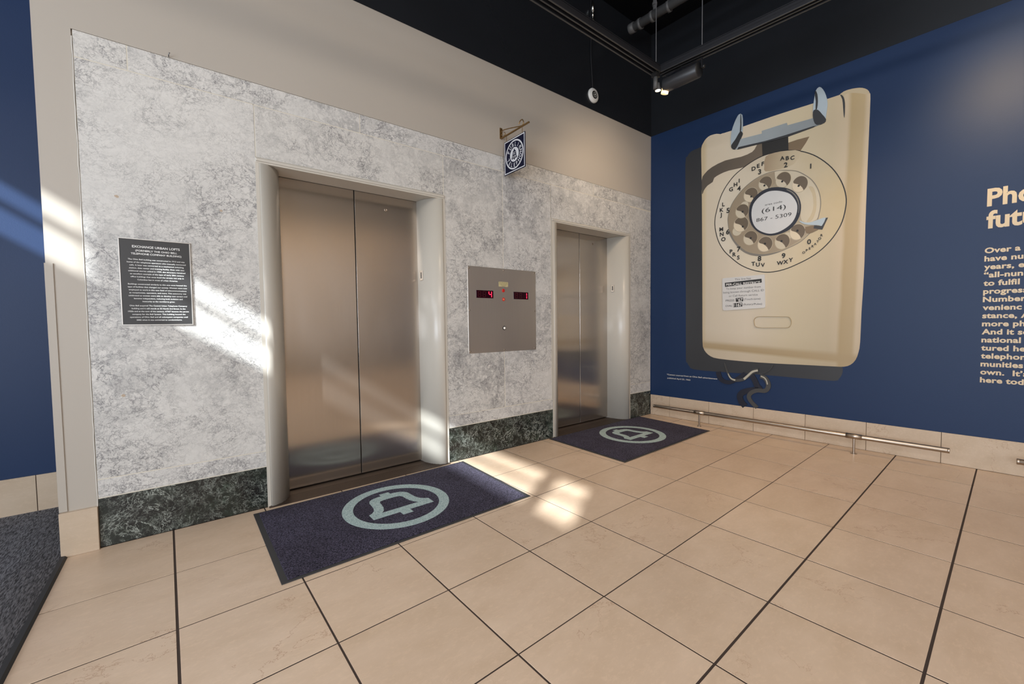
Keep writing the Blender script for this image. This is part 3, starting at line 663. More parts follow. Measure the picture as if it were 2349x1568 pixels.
cl = empty('conduit_clamp', (-1.10,-0.02,4.36), 'shiny metal conduit fitting near the ceiling above the white alarm', 'fitting')
M_SHINY = simple('bright_metal', (0.6,0.6,0.58), 0.2, 1.0)
part('clamp_body', join(cyl((-1.10,-0.028,4.28),(-1.10,-0.028,4.345),0.022,0.010), cyl((-1.10,-0.028,4.345),(-1.10,-0.028,4.40),0.010,0.010)), M_SHINY, cl, True)
part('clamp_tip', cyl((-1.10,-0.028,4.40),(-1.10,-0.028,4.50),0.016,0.008), M_SHINY, cl, True)

# ================================================================== TRACK LIGHTING
ZT0 = 3.300
def track_vf(p0, p1, offs, zc, w, h):
    p0 = Vector(p0); p1 = Vector(p1); d = (p1-p0).normalized(); sd = Vector((-d.y, d.x, 0)); V = []
    for p in (p0, p1):
        for su, sz in ((-1,-1),(1,-1),(1,1),(-1,1)): V.append(p + sd*(offs+su*w/2) + Vector((0,0,zc+sz*h/2)))
    return V, [(0,1,5,4),(1,2,6,5),(2,3,7,6),(3,0,4,7),(0,3,2,1),(4,5,6,7)]
CORN = Vector((-1.25,-0.90,0))
def track(name, label, p0, p1):
    root = empty('lighting_track', (p0[0], p0[1], ZT0), label, 'track', 'black suspended lighting tracks')
    part('channel', join(track_vf(p0,p1,0,ZT0+0.030,0.078,0.012), track_vf(p0,p1,-0.035,ZT0+0.012,0.008,0.030), track_vf(p0,p1,0.035,ZT0+0.012,0.008,0.030), track_vf(p0,p1,0.0,ZT0+0.012,0.010,0.026)), M_FIX, root)
    part('lip', track_vf(p0,p1,-0.037,ZT0-0.005,0.010,0.004), M_LIP, root); part('lip', track_vf(p0,p1,0.037,ZT0-0.005,0.010,0.004), M_LIP, root); part('lip', track_vf(p0,p1,0.0,ZT0-0.003,0.010,0.004), M_LIP, root)
    part('upper_rail', join(track_vf(p0,p1,0,ZT0+0.048,0.050,0.024), track_vf(p0,p1,0.027,ZT0+0.060,0.005,0.006), track_vf(p0,p1,-0.027,ZT0+0.060,0.005,0.006)), M_FIX, root)
    return root
track('a', 'black lighting track running along above the elevator wall', (-5.6,-0.92,0), (-1.276,-0.90,0))
track('b', 'black lighting track running along beside the telephone mural wall', (-1.245,-0.91,0), (-0.84,-5.0,0))
def wire(x, y, label):
    r = tag(mesh_obj('suspension_wire', cyl((x,y,ZT0+0.05),(x,y,H-0.001),0.0035,n=8), M_WIRE), label, 'wire', 'suspension wires of the track')
    return r
wire(-1.300,-0.905,'thin steel wire holding the corner where the two tracks meet'); wire(-1.205,-1.262,'thin steel wire holding the mural side track just right of the spotlight')
M_GLOW = simple('lamp_glow', (1,0.8,0.5), 0.3, emit=(1.0,0.80,0.50), es=40.0); M_REFL = simple('lit_reflector', (1,0.8,0.5), 0.3, emit=(1.0,0.75,0.38), es=0.85)
down = empty('track_downlight', (-1.28,-0.9,3.2), 'small black downlight with glowing bulb under the corner of the tracks', 'lamp')
part('adapter', box(-1.325,-0.925,3.262,-1.268,-0.875,3.296), M_BLK, down)
part('stem_housing', cyl((-1.300,-0.900,3.262),(-1.300,-0.900,3.165),0.018,n=20), M_PIPE, down, True)
part('lamp_head', lathe((-1.272,-0.905,3.218), (0.05,0,-1), [(0,0.004),(0,0.016),(0.03,0.017),(0.045,0.022),(0.062,0.023)], 20), M_PIPE, down, True)
part('bulb', lathe((-1.270,-0.905,3.168), (0.05,0,-1), [(0,0.021),(0.010,0.021),(0.014,0.012),(0.015,0)], 20), M_GLOW, down, True)
def spot(loc, label, ang=0.0):
    root = empty('track_spotlight', loc, label, 'lamp')
    R3 = Matrix.Rotation(ang, 3, 'Z'); lc = Vector(loc)
    def tr(vf): return [lc + R3 @ Vector(v) for v in vf[0]], vf[1]
    part('lamp_can', tr(lathe((0,0.155,0.004), (0,-1,-0.03), [(0.0,0.053),(0.0,0.056),(0.008,0.057),(0.30,0.057),(0.305,0.052),(0.306,0)], 28)), M_CAN, root, True)
    part('end_cap', tr(lathe((0,-0.150,0.0), (0,-1,-0.03), [(0,0.057),(0.003,0.055),(0.005,0)], 28)), M_BLK, root, True)
    part('yoke', tr(join(box(-0.008,-0.178,0.0,0.008,-0.172,0.082), box(-0.008,-0.172,0.076,0.008,0.150,0.082), box(-0.008,0.130,0.052,0.008,0.136,0.082))), M_FIX, root)
    part('lock_knob', tr(lathe((0,-0.178,0.006), (0,-1,0), [(0,0.010),(0.006,0.014),(0.018,0.014),(0.022,0.008),(0.022,0)], 14)), M_BLK, root, True)
    part('track_adapter', tr(join(box(-0.012,-0.05,0.080,0.012,0.06,0.087), cyl((0,0.0,0.080),(0,0.0,0.086),0.018))), M_BLK, root)
    part('reflector', tr(lathe((0,0.150,-0.012), (0,0.25,-1), [(0,0.030),(0.050,0.030),(0.050,0)], 24)), M_REFL, root, True)
    return root
spot((-1.200,-1.085,3.205), 'large black cylindrical spotlight hanging on the mural side track')

# ---- pipe under the ceiling
pipe = empty('ceiling_pipe', (-0.66,-0.9,4.33), 'dark grey capped pipe with couplings under the black ceiling', 'pipe')
part('pipe_run', cyl((-0.672,-0.21,4.31),(-0.45,-3.6,4.31),0.044,n=24), M_PIPE, pipe, True)
part('end_cap', lathe((-0.674,-0.175,4.31),(0.065,-1,0),[(0,0),(0,0.046),(0.008,0.051),(0.06,0.051),(0.062,0.044)],24), M_PIPE, pipe, True)
for y in (-0.30,-0.44,-0.62,-1.5): part('coupling', lathe((-0.666-(y+0.2)*0.065+0,y,4.31),(0.065,-1,0),[(-0.014,0.044),(-0.014,0.054),(0.014,0.054),(0.014,0.044)],24), M_PIPE, pipe, True)
tag(mesh_obj('drop_pipe', join(cyl((-0.655,-0.47,4.345),(-0.655,-0.47,H-0.001),0.018,n=16), cyl((-0.655,-0.47,4.40),(-0.655,-0.47,4.425),0.026,n=16)), M_PIPE, None, False), 'short vertical pipe rising from the capped pipe to the ceiling', 'pipe')

# ================================================================== FOOT RAIL
def foot_rail(s0, s1, posts, z, d, label):
    root = empty('foot_rail', RX((s0+s1)/2, d), label, 'rail', 'low steel rails along the mural wall')
    part('rail_tube', lathe(WR.p(s0, z, d), WR.u, [(0,0),(0,0.0175),(0.003,0.0195),(s1-s0-0.003,0.0195),(s1-s0,0.0175),(s1-s0,0)], 24), M_CHROME, root, True)
    for e0, e1 in ((s0-0.001, s0+0.012), (s1-0.012, s1+0.001)):
        part('end_cap', lathe(WR.p(e0, z, d), WR.u, [(0,0),(0,0.019),(0.002,0.0205),(0.011,0.0205),(0.013,0.0195)], 24), M_CHROME, root, True)
    for s in posts:
        part('sleeve', lathe(WR.p(s-0.055, z, d), WR.u, [(0,0.0195),(0,0.0225),(0.11,0.0225),(0.11,0.0195)], 24), M_CHROME, root, True)
        part('post', join(cyl(WR.p(s,0.0,d), WR.p(s,z,d), 0.0095, n=16), lathe(WR.p(s,0.0005,d), (0,0,1), [(0,0.024),(0.002,0.024),(0.004,0.010)], 20)), M_CHROME, root)
    return root
foot_rail(0.160, 2.605, (0.705, 2.038), 0.150, 0.200, 'long low brushed steel rail on two posts below the telephone mural')
foot_rail(2.930, 5.40, (3.45, 4.8), 0.148, 0.200, 'end of a second low steel rail cut off at the right of the frame')

# ================================================================== MURAL (flat paint on the wall, built where it is)
M = {
 'body': [(0.623,2.635),(0.617,2.906),(0.614,3.075),(0.633,3.129),(0.669,3.171),(0.715,3.188),(0.78,3.183),(0.819,3.166),(0.838,3.167),(0.932,3.163),(1.321,3.168),(1.663,3.161),(1.849,3.158),(1.875,3.175),(1.918,3.177),(1.964,3.169),(2.006,3.153),(2.039,3.125),(2.056,3.09),(2.062,3.039),(2.058,2.747),(2.053,2.386),(2.049,1.968),(2.049,1.655),(2.043,1.394),(2.037,1.219),(2.033,0.955),(2.023,0.861),(2.004,0.793),(1.97,0.748),(1.924,0.727),(1.85,0.724),(1.618,0.723),(1.363,0.721),(1.082,0.725),(0.826,0.739),(0.739,0.76),(0.684,0.803),(0.655,0.853),(0.645,0.921),(0.641,1.26),(0.635,1.823)],
 'shadow': [(0.438,2.263),(0.432,2.96),(0.452,3.037),(0.497,3.082),(0.567,3.09),(0.649,3.077),(0.783,2.858),(0.789,2.198),(0.766,1.478),(0.771,0.924),(1.85,0.766),(1.909,0.724),(1.915,0.693),(1.91,0.656),(1.889,0.614),(1.853,0.591),(1.62,0.592),(1.274,0.597),(0.817,0.594),(0.548,0.6),(0.495,0.631),(0.464,0.682),(0.452,0.74),(0.447,1.498)],
 'top_notch': [(1.849,3.158),(1.875,3.173),(1.918,3.175),(1.964,3.167),(2.006,3.15),(2.037,3.124),(2.054,3.088),(2.032,3.087),(1.998,3.109),(1.931,3.141),(1.884,3.142),(1.89,3.071),(1.888,2.934),(1.878,3.012),(1.872,3.1),(1.864,3.135)],
 'notch_line': [(1.852,3.157),(1.871,3.142),(1.885,3.1),(1.89,3.039),(1.888,2.944),(1.881,2.968),(1.875,3.045),(1.868,3.112)],
 'cradle_shadow': [(0.628,2.573),(0.622,2.73),(0.652,2.789),(0.731,2.84),(0.873,2.871),(1.032,2.862),(1.137,2.879),(1.17,2.917),(1.193,2.947),(1.228,2.953),(1.234,2.8),(1.149,2.774),(1.068,2.748),(0.911,2.754),(0.823,2.742),(0.759,2.718),(0.743,2.678),(0.686,2.653),(0.646,2.609)],
 'right_shadow': [(1.449,2.866),(1.532,2.871),(1.628,2.868),(1.601,2.819),(1.558,2.757),(1.452,2.793)],
 'bracket_neck': [(1.226,2.938),(1.445,2.952),(1.455,2.931),(1.46,2.796),(1.369,2.807),(1.233,2.81)],
 'dial': [(0.77,2.215),(0.788,2.357),(0.844,2.529),(0.943,2.665),(1.057,2.744),(1.194,2.8),(1.315,2.812),(1.452,2.795),(1.573,2.747),(1.69,2.663),(1.802,2.532),(1.874,2.391),(1.91,2.253),(1.908,2.135),(1.876,2.0),(1.8,1.87),(1.686,1.762),(1.53,1.683),(1.406,1.645),(1.288,1.64),(1.163,1.673),(1.044,1.738),(0.946,1.827),(0.863,1.923),(0.801,2.051)],
 'dial_shadow': [(1.261,2.792),(1.337,2.808),(1.452,2.793),(1.559,2.752),(1.505,2.649),(1.371,2.635),(1.263,2.647),(1.251,2.698)],
 'wheel': [(0.908,2.205),(0.91,2.279),(0.932,2.362),(0.976,2.439),(1.051,2.521),(1.142,2.583),(1.242,2.62),(1.344,2.627),(1.432,2.611),(1.523,2.58),(1.586,2.533),(1.653,2.462),(1.699,2.374),(1.722,2.286),(1.726,2.204),(1.715,2.13),(1.704,2.079),(1.69,2.011),(1.646,1.968),(1.57,1.899),(1.465,1.853),(1.355,1.818),(1.24,1.809),(1.133,1.835),(1.046,1.893),(0.975,1.984),(0.929,2.079)],
 'wheel_dark': [(0.914,2.203),(0.92,2.277),(0.945,2.359),(0.989,2.43),(1.063,2.511),(1.148,2.571),(1.248,2.609),(1.344,2.617),(1.4,2.605),(1.379,2.527),(1.29,2.475),(1.209,2.457),(1.138,2.37),(1.115,2.27),(1.129,2.163),(1.178,2.076),(1.249,2.019),(1.33,1.987),(1.419,1.991),(1.505,2.019),(1.557,2.059),(1.619,2.029),(1.62,1.969),(1.559,1.913),(1.465,1.866),(1.355,1.834),(1.24,1.834),(1.138,1.86),(1.058,1.918),(0.987,2.002),(0.942,2.09)],
 'wheel_cream': [(1.344,2.62),(1.432,2.605),(1.523,2.574),(1.583,2.528),(1.648,2.457),(1.694,2.369),(1.716,2.288),(1.72,2.205),(1.71,2.131),(1.694,2.087),(1.634,2.069),(1.582,2.096),(1.568,2.165),(1.572,2.249),(1.548,2.333),(1.499,2.405),(1.429,2.45),(1.374,2.473)],
 'wheel_rim': [(0.928,2.12),(0.962,2.033),(1.013,1.958),(1.089,1.88),(1.169,1.843),(1.264,1.824),(1.366,1.83),(1.41,1.836),(1.355,1.818),(1.24,1.808),(1.133,1.834),(1.046,1.892),(0.975,1.982),(0.922,2.08)],
 'wheel_band': [(1.664,2.394),(1.685,2.33),(1.693,2.258),(1.692,2.181),(1.669,2.098),(1.639,2.074),(1.618,2.083),(1.648,2.131),(1.667,2.193),(1.668,2.263),(1.657,2.337),(1.629,2.403)],
 'hub': [(1.115,2.27),(1.132,2.365),(1.185,2.43),(1.261,2.469),(1.346,2.47),(1.429,2.445),(1.5,2.399),(1.548,2.333),(1.571,2.249),(1.566,2.166),(1.536,2.093),(1.484,2.035),(1.408,2.005),(1.319,2.0),(1.238,2.032),(1.172,2.09),(1.129,2.17)],
 'hub_glint': [(1.457,2.421),(1.502,2.386),(1.54,2.328),(1.559,2.252),(1.555,2.18),(1.551,2.181),(1.553,2.247),(1.532,2.321),(1.495,2.379),(1.451,2.417)],
 'label': [(1.14,2.265),(1.157,2.346),(1.209,2.405),(1.279,2.438),(1.347,2.436),(1.413,2.413),(1.479,2.372),(1.522,2.308),(1.542,2.243),(1.535,2.166),(1.504,2.099),(1.451,2.053),(1.38,2.022),(1.307,2.021),(1.237,2.053),(1.184,2.101),(1.15,2.172)],
 'holes': [(1.42,2.523,0.066,0.075),(1.559,2.445,0.065,0.076),(1.263,2.529,0.062,0.069),(1.13,2.446,0.067,0.073),(1.049,2.297,0.066,0.072),(1.039,2.163,0.073,0.079),(1.131,2.006,0.067,0.073),(1.268,1.923,0.068,0.076),(1.419,1.925,0.065,0.075),(1.545,1.997,0.064,0.076),(1.002,2.1,0.046,0.048),(1.071,2.352,0.037,0.039),(1.463,1.971,0.032,0.037)],
 'dots': [(1.412,2.509),(1.55,2.432),(1.256,2.509),(1.135,2.428),(1.054,2.291),(1.057,2.137),(1.135,2.005),(1.268,1.928),(1.414,1.931),(1.546,2.01)],
 'stop_shadow': [(1.612,2.034),(1.709,2.028),(1.72,2.0),(1.69,1.981),(1.643,1.966),(1.615,1.982)],
 'stop': [(1.562,2.103),(1.601,2.078),(1.644,2.068),(1.689,2.077),(1.747,2.091),(1.767,2.084),(1.739,2.02),(1.719,2.029),(1.684,2.037),(1.634,2.049),(1.593,2.067),(1.567,2.088)],
 'stop_dark': [(1.759,2.087),(1.783,2.087),(1.742,1.985),(1.675,2.008),(1.68,2.036),(1.719,2.024),(1.736,2.019)],
 'bar': [(0.946,2.964),(0.995,2.948),(1.44,2.924),(1.657,2.941),(1.736,2.948),(1.747,2.98),(1.693,3.019),(1.651,3.024),(1.449,3.032),(1.443,3.058),(1.225,3.057),(1.227,3.03),(1.047,3.042),(1.012,3.043),(0.97,3.007)],
 'bar_dark': [(0.995,2.946),(1.44,2.922),(1.657,2.939),(1.685,2.947),(1.657,2.95),(1.44,2.945),(1.259,2.947),(1.007,2.967)],
 'fin_left': [(1.009,3.301),(1.039,3.286),(1.046,3.194),(1.043,3.095),(1.029,3.075),(0.988,3.001),(0.964,2.955),(0.936,2.992),(0.929,3.071),(0.938,3.157),(0.962,3.224),(0.985,3.272)],
 'fin_right': [(1.698,3.288),(1.726,3.256),(1.75,3.192),(1.763,3.121),(1.759,3.058),(1.749,2.974),(1.736,2.951),(1.685,2.951),(1.664,2.994),(1.653,3.065),(1.654,3.12),(1.662,3.205),(1.671,3.263)],
 'fin_left_dark': [(1.029,3.123),(1.047,3.094),(1.035,3.061),(1.0,2.984),(0.971,2.953),(0.94,2.976),(0.936,3.011),(0.975,3.055),(1.005,3.102)],
 'fin_right_dark': [(1.659,3.094),(1.692,3.085),(1.725,3.032),(1.754,2.978),(1.739,2.949),(1.685,2.95),(1.661,2.995),(1.653,3.054)],
 'fin_right_line': [(1.67,3.268),(1.685,3.229),(1.691,3.161),(1.685,3.097),(1.673,3.093),(1.674,3.168),(1.666,3.226)],
 'fin_left_line': [(1.023,3.289),(1.03,3.287),(1.035,3.185),(1.029,3.113),(1.019,3.116),(1.023,3.19)],
 'sticker': [(0.858,1.602),(0.862,1.614),(0.876,1.616),(1.261,1.619),(1.272,1.611),(1.281,1.297),(1.274,1.284),(1.261,1.281),(0.884,1.267),(0.871,1.273),(0.865,1.286)],
 'stick_bar': [(0.885,1.565),(1.243,1.578),(1.246,1.54),(0.888,1.521)],
 'stick_67': [(0.998,1.395),(1.07,1.398),(1.072,1.358),(1.0,1.355)],
 'stick_1167': [(0.974,1.341),(1.063,1.345),(1.065,1.304),(0.977,1.298)],
 'plate_line': [(1.179,1.131),(1.177,1.157),(1.188,1.18),(1.216,1.194),(1.276,1.195),(1.357,1.192),(1.47,1.189),(1.495,1.177),(1.508,1.147),(1.507,1.113),(1.492,1.088),(1.463,1.079),(1.358,1.081),(1.249,1.079),(1.203,1.087),(1.184,1.105)],
 'cord_shadow': [(0.823,0.596),(0.839,0.539),(0.872,0.501),(0.927,0.489),(0.973,0.502),(1.04,0.549),(1.099,0.602)],
 'cord_shadow2': [(1.161,0.587),(1.194,0.531),(1.216,0.478),(1.237,0.449),(1.159,0.429),(1.087,0.401),(1.05,0.356),(1.066,0.294),(1.103,0.251)],
 'cord': [(0.889,0.7),(0.906,0.644),(0.93,0.58),(0.957,0.533),(1.003,0.517),(1.063,0.527),(1.107,0.555),(1.15,0.602),(1.193,0.637),(1.224,0.639)],
 'cord_glint': [(0.93,0.584),(0.942,0.556),(0.965,0.53),(1.003,0.519)],
 'cord_glint2': [(1.089,0.537),(1.129,0.58),(1.171,0.623),(1.221,0.641)],
 'cord2': [(1.242,0.582),(1.277,0.574),(1.305,0.542),(1.319,0.497),(1.31,0.457),(1.282,0.435),(1.216,0.432),(1.16,0.401),(1.138,0.359),(1.161,0.307),(1.218,0.252)],
 'cord2_glint': [(1.249,0.583),(1.281,0.57),(1.302,0.541),(1.311,0.504)],
 'cord_thin': [(1.357,0.706),(1.344,0.675),(1.317,0.642),(1.27,0.616),(1.228,0.604)],
 'chars': [('A',1.41,2.733,0.038),('B',1.453,2.722,0.038),('C',1.495,2.712,0.037),('D',1.155,2.706,0.04),('E',1.198,2.721,0.039),('F',1.239,2.73,0.039),('I',1.018,2.62,0.041),('H',0.982,2.59,0.041),('G',0.937,2.551,0.042),('L',0.861,2.41,0.042),('K',0.843,2.355,0.042),('J',0.836,2.304,0.042),('M',0.841,2.148,0.042),('N',0.846,2.094,0.042),('O',0.864,2.038,0.042),('P',0.944,1.896,0.041),('R',0.977,1.86,0.042),('S',1.018,1.822,0.041),('T',1.163,1.739,0.041),('U',1.206,1.727,0.04),('V',1.252,1.717,0.039),('W',1.405,1.72,0.038),('X',1.453,1.726,0.038),('Y',1.496,1.739,0.038),('1',1.644,2.591,0.045),('2',1.44,2.661,0.047),('3',1.211,2.659,0.049),('4',1.016,2.541,0.05),('5',0.909,2.336,0.052),('6',0.908,2.109,0.052),('7',1.021,1.91,0.051),('8',1.22,1.786,0.05),('9',1.434,1.788,0.048),('0',1.642,1.891,0.046),('O',1.601,1.795,0.022),('P',1.625,1.812,0.022),('E',1.648,1.827,0.022),('R',1.671,1.844,0.022),('A',1.69,1.862,0.021),('T',1.709,1.882,0.021),('O',1.724,1.907,0.022),('R',1.739,1.935,0.022)],
 'lines_dial': [('area code', 1.263, 1.415, 2.316, 2.313, 0.021), ('(614)', 1.235, 1.447, 2.262, 2.255, 0.06), ('867 - 5309', 1.186, 1.495, 2.178, 2.175, 0.047)],
 'lines_stick': [('This line has', 0.986, 1.143, 1.593, 1.595, 0.023), ('To keep your number from', 0.898, 1.237, 1.5, 1.508, 0.023), ('being known through CALL ID', 0.869, 1.266, 1.462, 1.473, 0.023), ('or Call Return service', 0.929, 1.21, 1.421, 1.428, 0.024), ('PRESS', 0.896, 0.984, 1.373, 1.375, 0.021), ('(Touch-tone)', 1.08, 1.236, 1.378, 1.383, 0.02), ('DIAL', 0.896, 0.966, 1.316, 1.318, 0.021), ('(Rotary/Pulse)', 1.073, 1.251, 1.325, 1.329, 0.021)],
 'lines_white': [('PER-CALL RESTRICT', 0.899, 1.232, 1.544, 1.557, 0.027), ('*67', 1.005, 1.067, 1.376, 1.377, 0.031), ('1167', 0.979, 1.061, 1.323, 1.325, 0.034)],
 'lines_foot': [('*Content sourced from an Ohio Bell advertisement', 0.216, 0.812, 0.514, 0.518, 0.019), ('published April 23, 1962', 0.223, 0.507, 0.472, 0.478, 0.019)],
}

mural = empty('telephone_mural', WR.p(1.35, 1.9, 0.0), 'giant painted cream rotary wall telephone on the blue wall', 'mural')
layer = [0.0012]
def mp(name, poly, mat, smooth=2, lift=0.00025):
    layer[0] += lift
    return part(name, prism(WR, spline(poly, True, smooth) if smooth > 1 else poly, 0.0002, layer[0]), mat, mural)
def ms(name, vf_list, mat):
    for vf in vf_list: o = part(name, vf, mat, mural)
    return o
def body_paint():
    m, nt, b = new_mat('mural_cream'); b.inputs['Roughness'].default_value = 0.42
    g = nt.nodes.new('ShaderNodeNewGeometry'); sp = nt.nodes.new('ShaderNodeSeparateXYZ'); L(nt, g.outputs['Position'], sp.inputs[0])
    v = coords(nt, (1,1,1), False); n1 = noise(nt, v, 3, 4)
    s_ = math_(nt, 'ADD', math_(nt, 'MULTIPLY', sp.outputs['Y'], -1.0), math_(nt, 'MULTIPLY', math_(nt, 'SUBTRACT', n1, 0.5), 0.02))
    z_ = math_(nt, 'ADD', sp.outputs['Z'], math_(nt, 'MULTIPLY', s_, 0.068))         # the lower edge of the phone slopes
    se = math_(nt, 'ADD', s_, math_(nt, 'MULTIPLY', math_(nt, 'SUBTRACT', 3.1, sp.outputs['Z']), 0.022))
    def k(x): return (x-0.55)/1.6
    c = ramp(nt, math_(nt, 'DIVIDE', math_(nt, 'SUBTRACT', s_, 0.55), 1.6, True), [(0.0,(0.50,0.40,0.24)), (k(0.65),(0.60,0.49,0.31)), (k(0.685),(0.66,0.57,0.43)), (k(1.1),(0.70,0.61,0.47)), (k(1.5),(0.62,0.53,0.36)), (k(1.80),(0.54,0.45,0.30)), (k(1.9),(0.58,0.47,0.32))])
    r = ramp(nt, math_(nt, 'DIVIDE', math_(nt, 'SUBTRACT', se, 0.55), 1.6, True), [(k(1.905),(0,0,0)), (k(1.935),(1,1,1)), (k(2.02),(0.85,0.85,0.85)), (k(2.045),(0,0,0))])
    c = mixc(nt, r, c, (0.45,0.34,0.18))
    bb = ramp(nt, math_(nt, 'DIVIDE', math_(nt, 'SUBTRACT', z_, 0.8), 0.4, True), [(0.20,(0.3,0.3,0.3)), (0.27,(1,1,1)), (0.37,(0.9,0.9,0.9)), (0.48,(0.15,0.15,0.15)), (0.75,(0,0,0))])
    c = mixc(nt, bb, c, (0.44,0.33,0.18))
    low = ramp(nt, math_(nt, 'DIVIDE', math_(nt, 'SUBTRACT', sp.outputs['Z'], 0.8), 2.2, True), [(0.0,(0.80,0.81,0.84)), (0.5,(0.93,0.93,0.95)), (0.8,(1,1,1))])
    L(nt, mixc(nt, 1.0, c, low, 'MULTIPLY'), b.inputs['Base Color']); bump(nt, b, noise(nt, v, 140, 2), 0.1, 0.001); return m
MP_CH = mural_paint('mural_charcoal', (0.028,0.030,0.034)); MP_BODY = body_paint()
MP_TAN = mural_paint('mural_tan', (0.42,0.32,0.18)); MP_TAN2 = mural_paint('mural_light_tan', (0.52,0.43,0.28)); MP_LCREAM = mural_paint('mural_pale_cream', (0.68,0.58,0.42))
MP_BROWN = mural_paint('mural_shadow_brown', (0.085,0.072,0.058), (0.17,0.13,0.09), 's', 0.6, 1.3); MP_BR2 = mural_paint('mural_brown', (0.20,0.14,0.08)); MP_BR3 = mural_paint('mural_soft_brown', (0.36,0.27,0.17), (0.55,0.46,0.31), 's', 1.25, 1.5)
MP_DK = mural_paint('mural_dark', (0.022,0.020,0.018)); MP_BLK = mural_paint('mural_black', (0.008,0.008,0.008)); MP_NAVY = mural_paint('mural_hub_black', (0.014,0.016,0.026))
MP_ST = mural_paint('mural_steel', (0.38,0.43,0.45), (0.18,0.20,0.21), 's', 0.9, 2.1); MP_STL = mural_paint('mural_pale_steel', (0.42,0.50,0.55)); MP_STD = mural_paint('mural_dark_steel', (0.035,0.036,0.038))
MP_DIAL = mural_paint('mural_dial_cream', (0.68,0.61,0.49), (0.52,0.42,0.25), 's', 0.8, 1.9); MP_WH = mural_paint('mural_label_white', (0.62,0.62,0.61)); MP_INK = mural_paint('mural_ink', (0.012,0.011,0.010))
MP_GL = mural_paint('mural_glass_brown', (0.30,0.235,0.15), (0.42,0.35,0.24), 's', 0.9, 1.6); MP_GLD = mural_paint('mural_glass_dark', (0.135,0.10,0.065)); MP_GLC = mural_paint('mural_glass_cream', (0.58,0.51,0.38))
MP_RIM = mural_paint('mural_rim_grey', (0.20,0.18,0.15)); MP_GREY = mural_paint('mural_ink_grey', (0.16,0.155,0.15)); MP_LET = mural_paint('mural_letter_tan', (0.60,0.48,0.31)); MP_STK = mural_paint('mural_sticker_white', (0.60,0.59,0.57)); MP_CSH = mural_paint('mural_cord_shadow', (0.008,0.010,0.022)); MP_CORD = mural_paint('mural_cord', (0.05,0.05,0.05)); MP_CG = mural_paint('mural_cord_glint', (0.42,0.40,0.33))

mp('cast_shadow', M['shadow'], MP_CH, 2)
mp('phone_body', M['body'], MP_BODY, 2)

mp('body_notch', M['top_notch'], MP_TAN2, 2); mp('notch_line', M['notch_line'], MP_STD, 2)
mp('cradle_shadow', M['cradle_shadow'], MP_BROWN, 2); mp('cradle_shadow', M['right_shadow'], MP_BR2, 1); mp('cradle_neck', M['bracket_neck'], MP_DK, 1)
dial = mp('dial_plate', M['dial'], MP_DIAL, 3); layer[0] += 0.0002
ms('dial_outline', [stroke(WR, spline(M['dial'], True, 4), 0.0085, 0.001, layer[0], True)], MP_INK)
mp('dial_shade', M['dial_shadow'], MP_BR3, 2)
mp('finger_wheel', M['wheel'], MP_GL, 3); mp('wheel_shade', M['wheel_dark'], mural_paint('mural_wheel_tan', (0.30,0.235,0.155), (0.36,0.29,0.20), 's', 0.9, 1.6), 2); mp('wheel_shade', M['wheel_cream'], MP_GLC, 2)
mp('wheel_rim', M['wheel_rim'], MP_RIM, 2); mp('wheel_shade', M['wheel_band'], MP_TAN2, 2)
layer[0] += 0.0002
ms('wheel_outline', [stroke(WR, spline(M['wheel'], True, 4), 0.005, 0.001, layer[0], True)], MP_RIM)
for k, (s, z, ra, rb) in enumerate(M['holes'][::-1]):
    big = ra > 0.05
    lift0 = layer[0]
    mp('finger_hole', ellipse(s, z, ra, rb, 28), MP_GLD if big else MP_GLC, 1, 0.0001)
    if big:
        # pale crescent low in the hole and a thin drawn rim
        cres = [(s+ra*math.cos(t)*0.96, z+rb*math.sin(t)*0.96) for t in [math.radians(a) for a in range(150, 301, 10)]] + [(s+ra*(0.42-0.10*q), z+rb*(-0.62+0.085*q+0.13*math.sin(q*0.35))) for q in range(1, 13)]
        mp('hole_light', cres, MP_LCREAM if k % 2 else MP_GLC, 1, 0.0001)
    ms('hole_rim', [stroke(WR, ellipse(s, z, ra, rb, 28), 0.0028, 0.001, layer[0]+0.00015, True)], MP_GLC if k % 2 else MP_TAN2)
layer[0] += 0.0003
ms('hole_dot', [prism(WR, ellipse(s, z, 0.0095, 0.0105, 16), 0.001, layer[0]) for s, z in M['dots']], MP_INK)
mp('hub_ring', M['hub'], MP_NAVY, 3); mp('hub_glint', M['hub_glint'], MP_RIM, 2); mp('number_card', M['label'], MP_WH, 3)
layer[0] += 0.0002
def fitline(t, s0, s1, za, zb_, h, bold=0.0, capfrac=0.5, shear=0.0, th=0.0):
    return text_vf(WR, t, s0, za-h*capfrac, h, layer[0], a1=s1, b1=None, bold=bold, shear=shear)
ld = M['lines_dial']
ms('number_line', [fitline(*ld[0][:5], 0.020, 0.0), fitline(*ld[1][:5], 0.044), fitline(*ld[2][:5], 0.038)], MP_INK)
ms('dial_character', [text_vf(WR, ch, s, z-h/2, h, layer[0], align='C', bold=0.028 if h > 0.015 else 0.02) for ch, s, z, h in M['chars']], MP_INK)
mp('finger_stop_shadow', M['stop_shadow'], MP_BR2, 2); mp('finger_stop', M['stop_dark'], MP_STD, 1); mp('finger_stop', M['stop'], MP_STL, 2)
mp('cradle_bar', M['bar'], MP_ST, 1); mp('cradle_bar_shade', M['bar_dark'], MP_STD, 1)
mp('cradle_fin', M['fin_left'], MP_STL, 2); mp('cradle_fin', M['fin_right'], MP_STL, 2)
mp('fin_shade', M['fin_left_dark'], MP_STD, 2); mp('fin_shade', M['fin_right_dark'], MP_STD, 2); mp('fin_shade', M['fin_left_line'], MP_STD, 2); mp('fin_shade', M['fin_right_line'], MP_STD, 2)
mp('sticker', M['sticker'], MP_STK, 1)
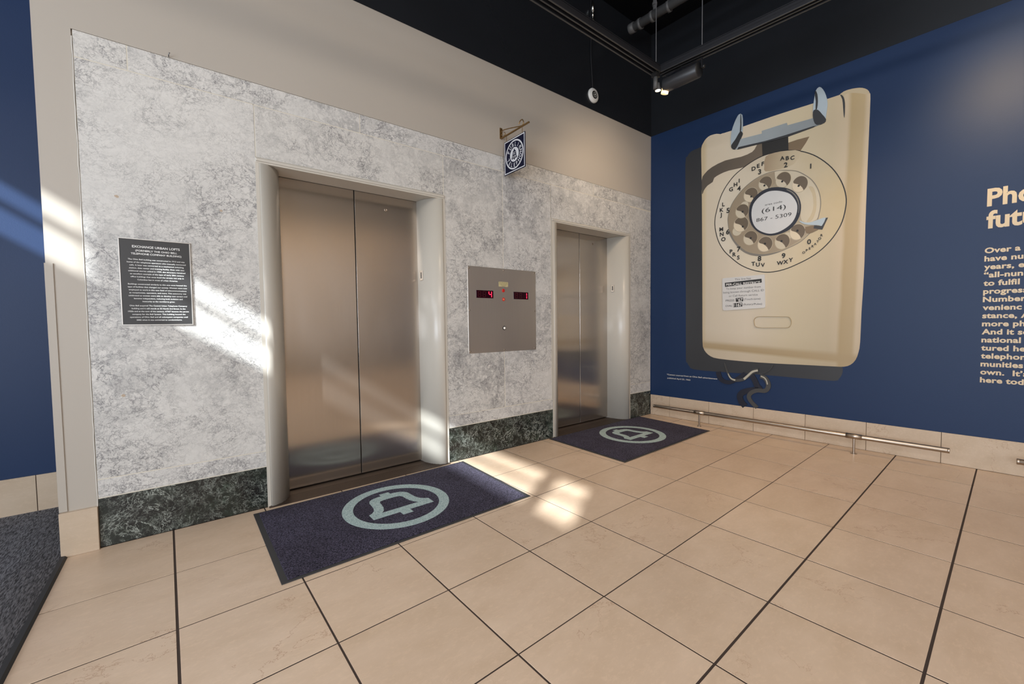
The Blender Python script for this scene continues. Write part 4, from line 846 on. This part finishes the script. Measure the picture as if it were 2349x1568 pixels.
mp('sticker_bar', M['stick_bar'], MP_INK, 1); mp('sticker_bar', M['stick_67'], MP_INK, 1); mp('sticker_bar', M['stick_1167'], MP_INK, 1)
layer[0] += 0.0002
ms('sticker_line', [fitline(t, a, b, c, d, 0.0215 if k < 5 else 0.019, 0.012 if k > 3 else 0.004, shear=0.0) for k, (t, a, b, c, d, h) in enumerate(M['lines_stick'])], MP_GREY)
ms('sticker_line', [fitline(t, a, b, c, d, hh, 0.03) for (t, a, b, c, d, h), hh in zip(M['lines_white'], (0.024,0.032,0.033))], MP_STK)
ms('name_plate_line', [stroke(WR, spline(M['plate_line'], True, 2), 0.003, 0.001, layer[0], True)], MP_TAN)
def taper(n, w0, w1): return [w0+(w1-w0)*i/(n-1) for i in range(n)]
for key, w0, w1, mt in (('cord_shadow',0.05,0.035,MP_CSH),('cord_shadow2',0.05,0.06,MP_CSH),('cord_thin',0.006,0.006,MP_CORD),('cord',0.012,0.045,MP_CORD),('cord2',0.045,0.038,MP_CORD),('cord_glint',0.008,0.016,MP_CG),('cord_glint2',0.022,0.018,MP_CG),('cord2_glint',0.012,0.010,MP_CG)):
    pts = spline(M[key], False, 5); layer[0] += 0.00012
    ms('handset_cord', [stroke(WR, pts, taper(len(pts), w0, w1), 0.0002, layer[0])], mt)
foot = empty('mural_footnote', WR.p(0.5, 0.5, 0.0), 'two small pale text lines low on the blue wall left of the mural cord', 'lettering')
_fw = simple('footnote_white', (0.55,0.54,0.50), 0.5)
for t, a, a1_, b, d, h in M['lines_foot']: part('text_line', text_vf(WR, t, a, b-0.007, 0.0165, 0.0012, a1=a1_, bold=0.012), _fw, foot)
story = empty('wall_lettering', WR.p(2.75, 1.4, 0.0), 'tan heading and paragraph lettering on the blue wall cut off by the right frame edge', 'lettering')
for t, z in (('Pho', 1.983), ('futu', 1.820)): part('heading_line', text_vf(WR, t, 2.747, z, 0.128, 0.0015, bold=0.030, squeeze=0.86), MP_LET, story)
BODY = ['Over a','have nu','years, e','\u201call-nun','to fulfil','progress','Number','venienc','stance, A','more pho','And it se','national','tured her','telephone','munities','own.  It\u2019s','here toda']
for k, t in enumerate(BODY): part('text_line', text_vf(WR, t, 2.744, 1.635-0.0605*k, 0.040, 0.0015, bold=0.034, squeeze=1.06, space=1.04), MP_LET, story)
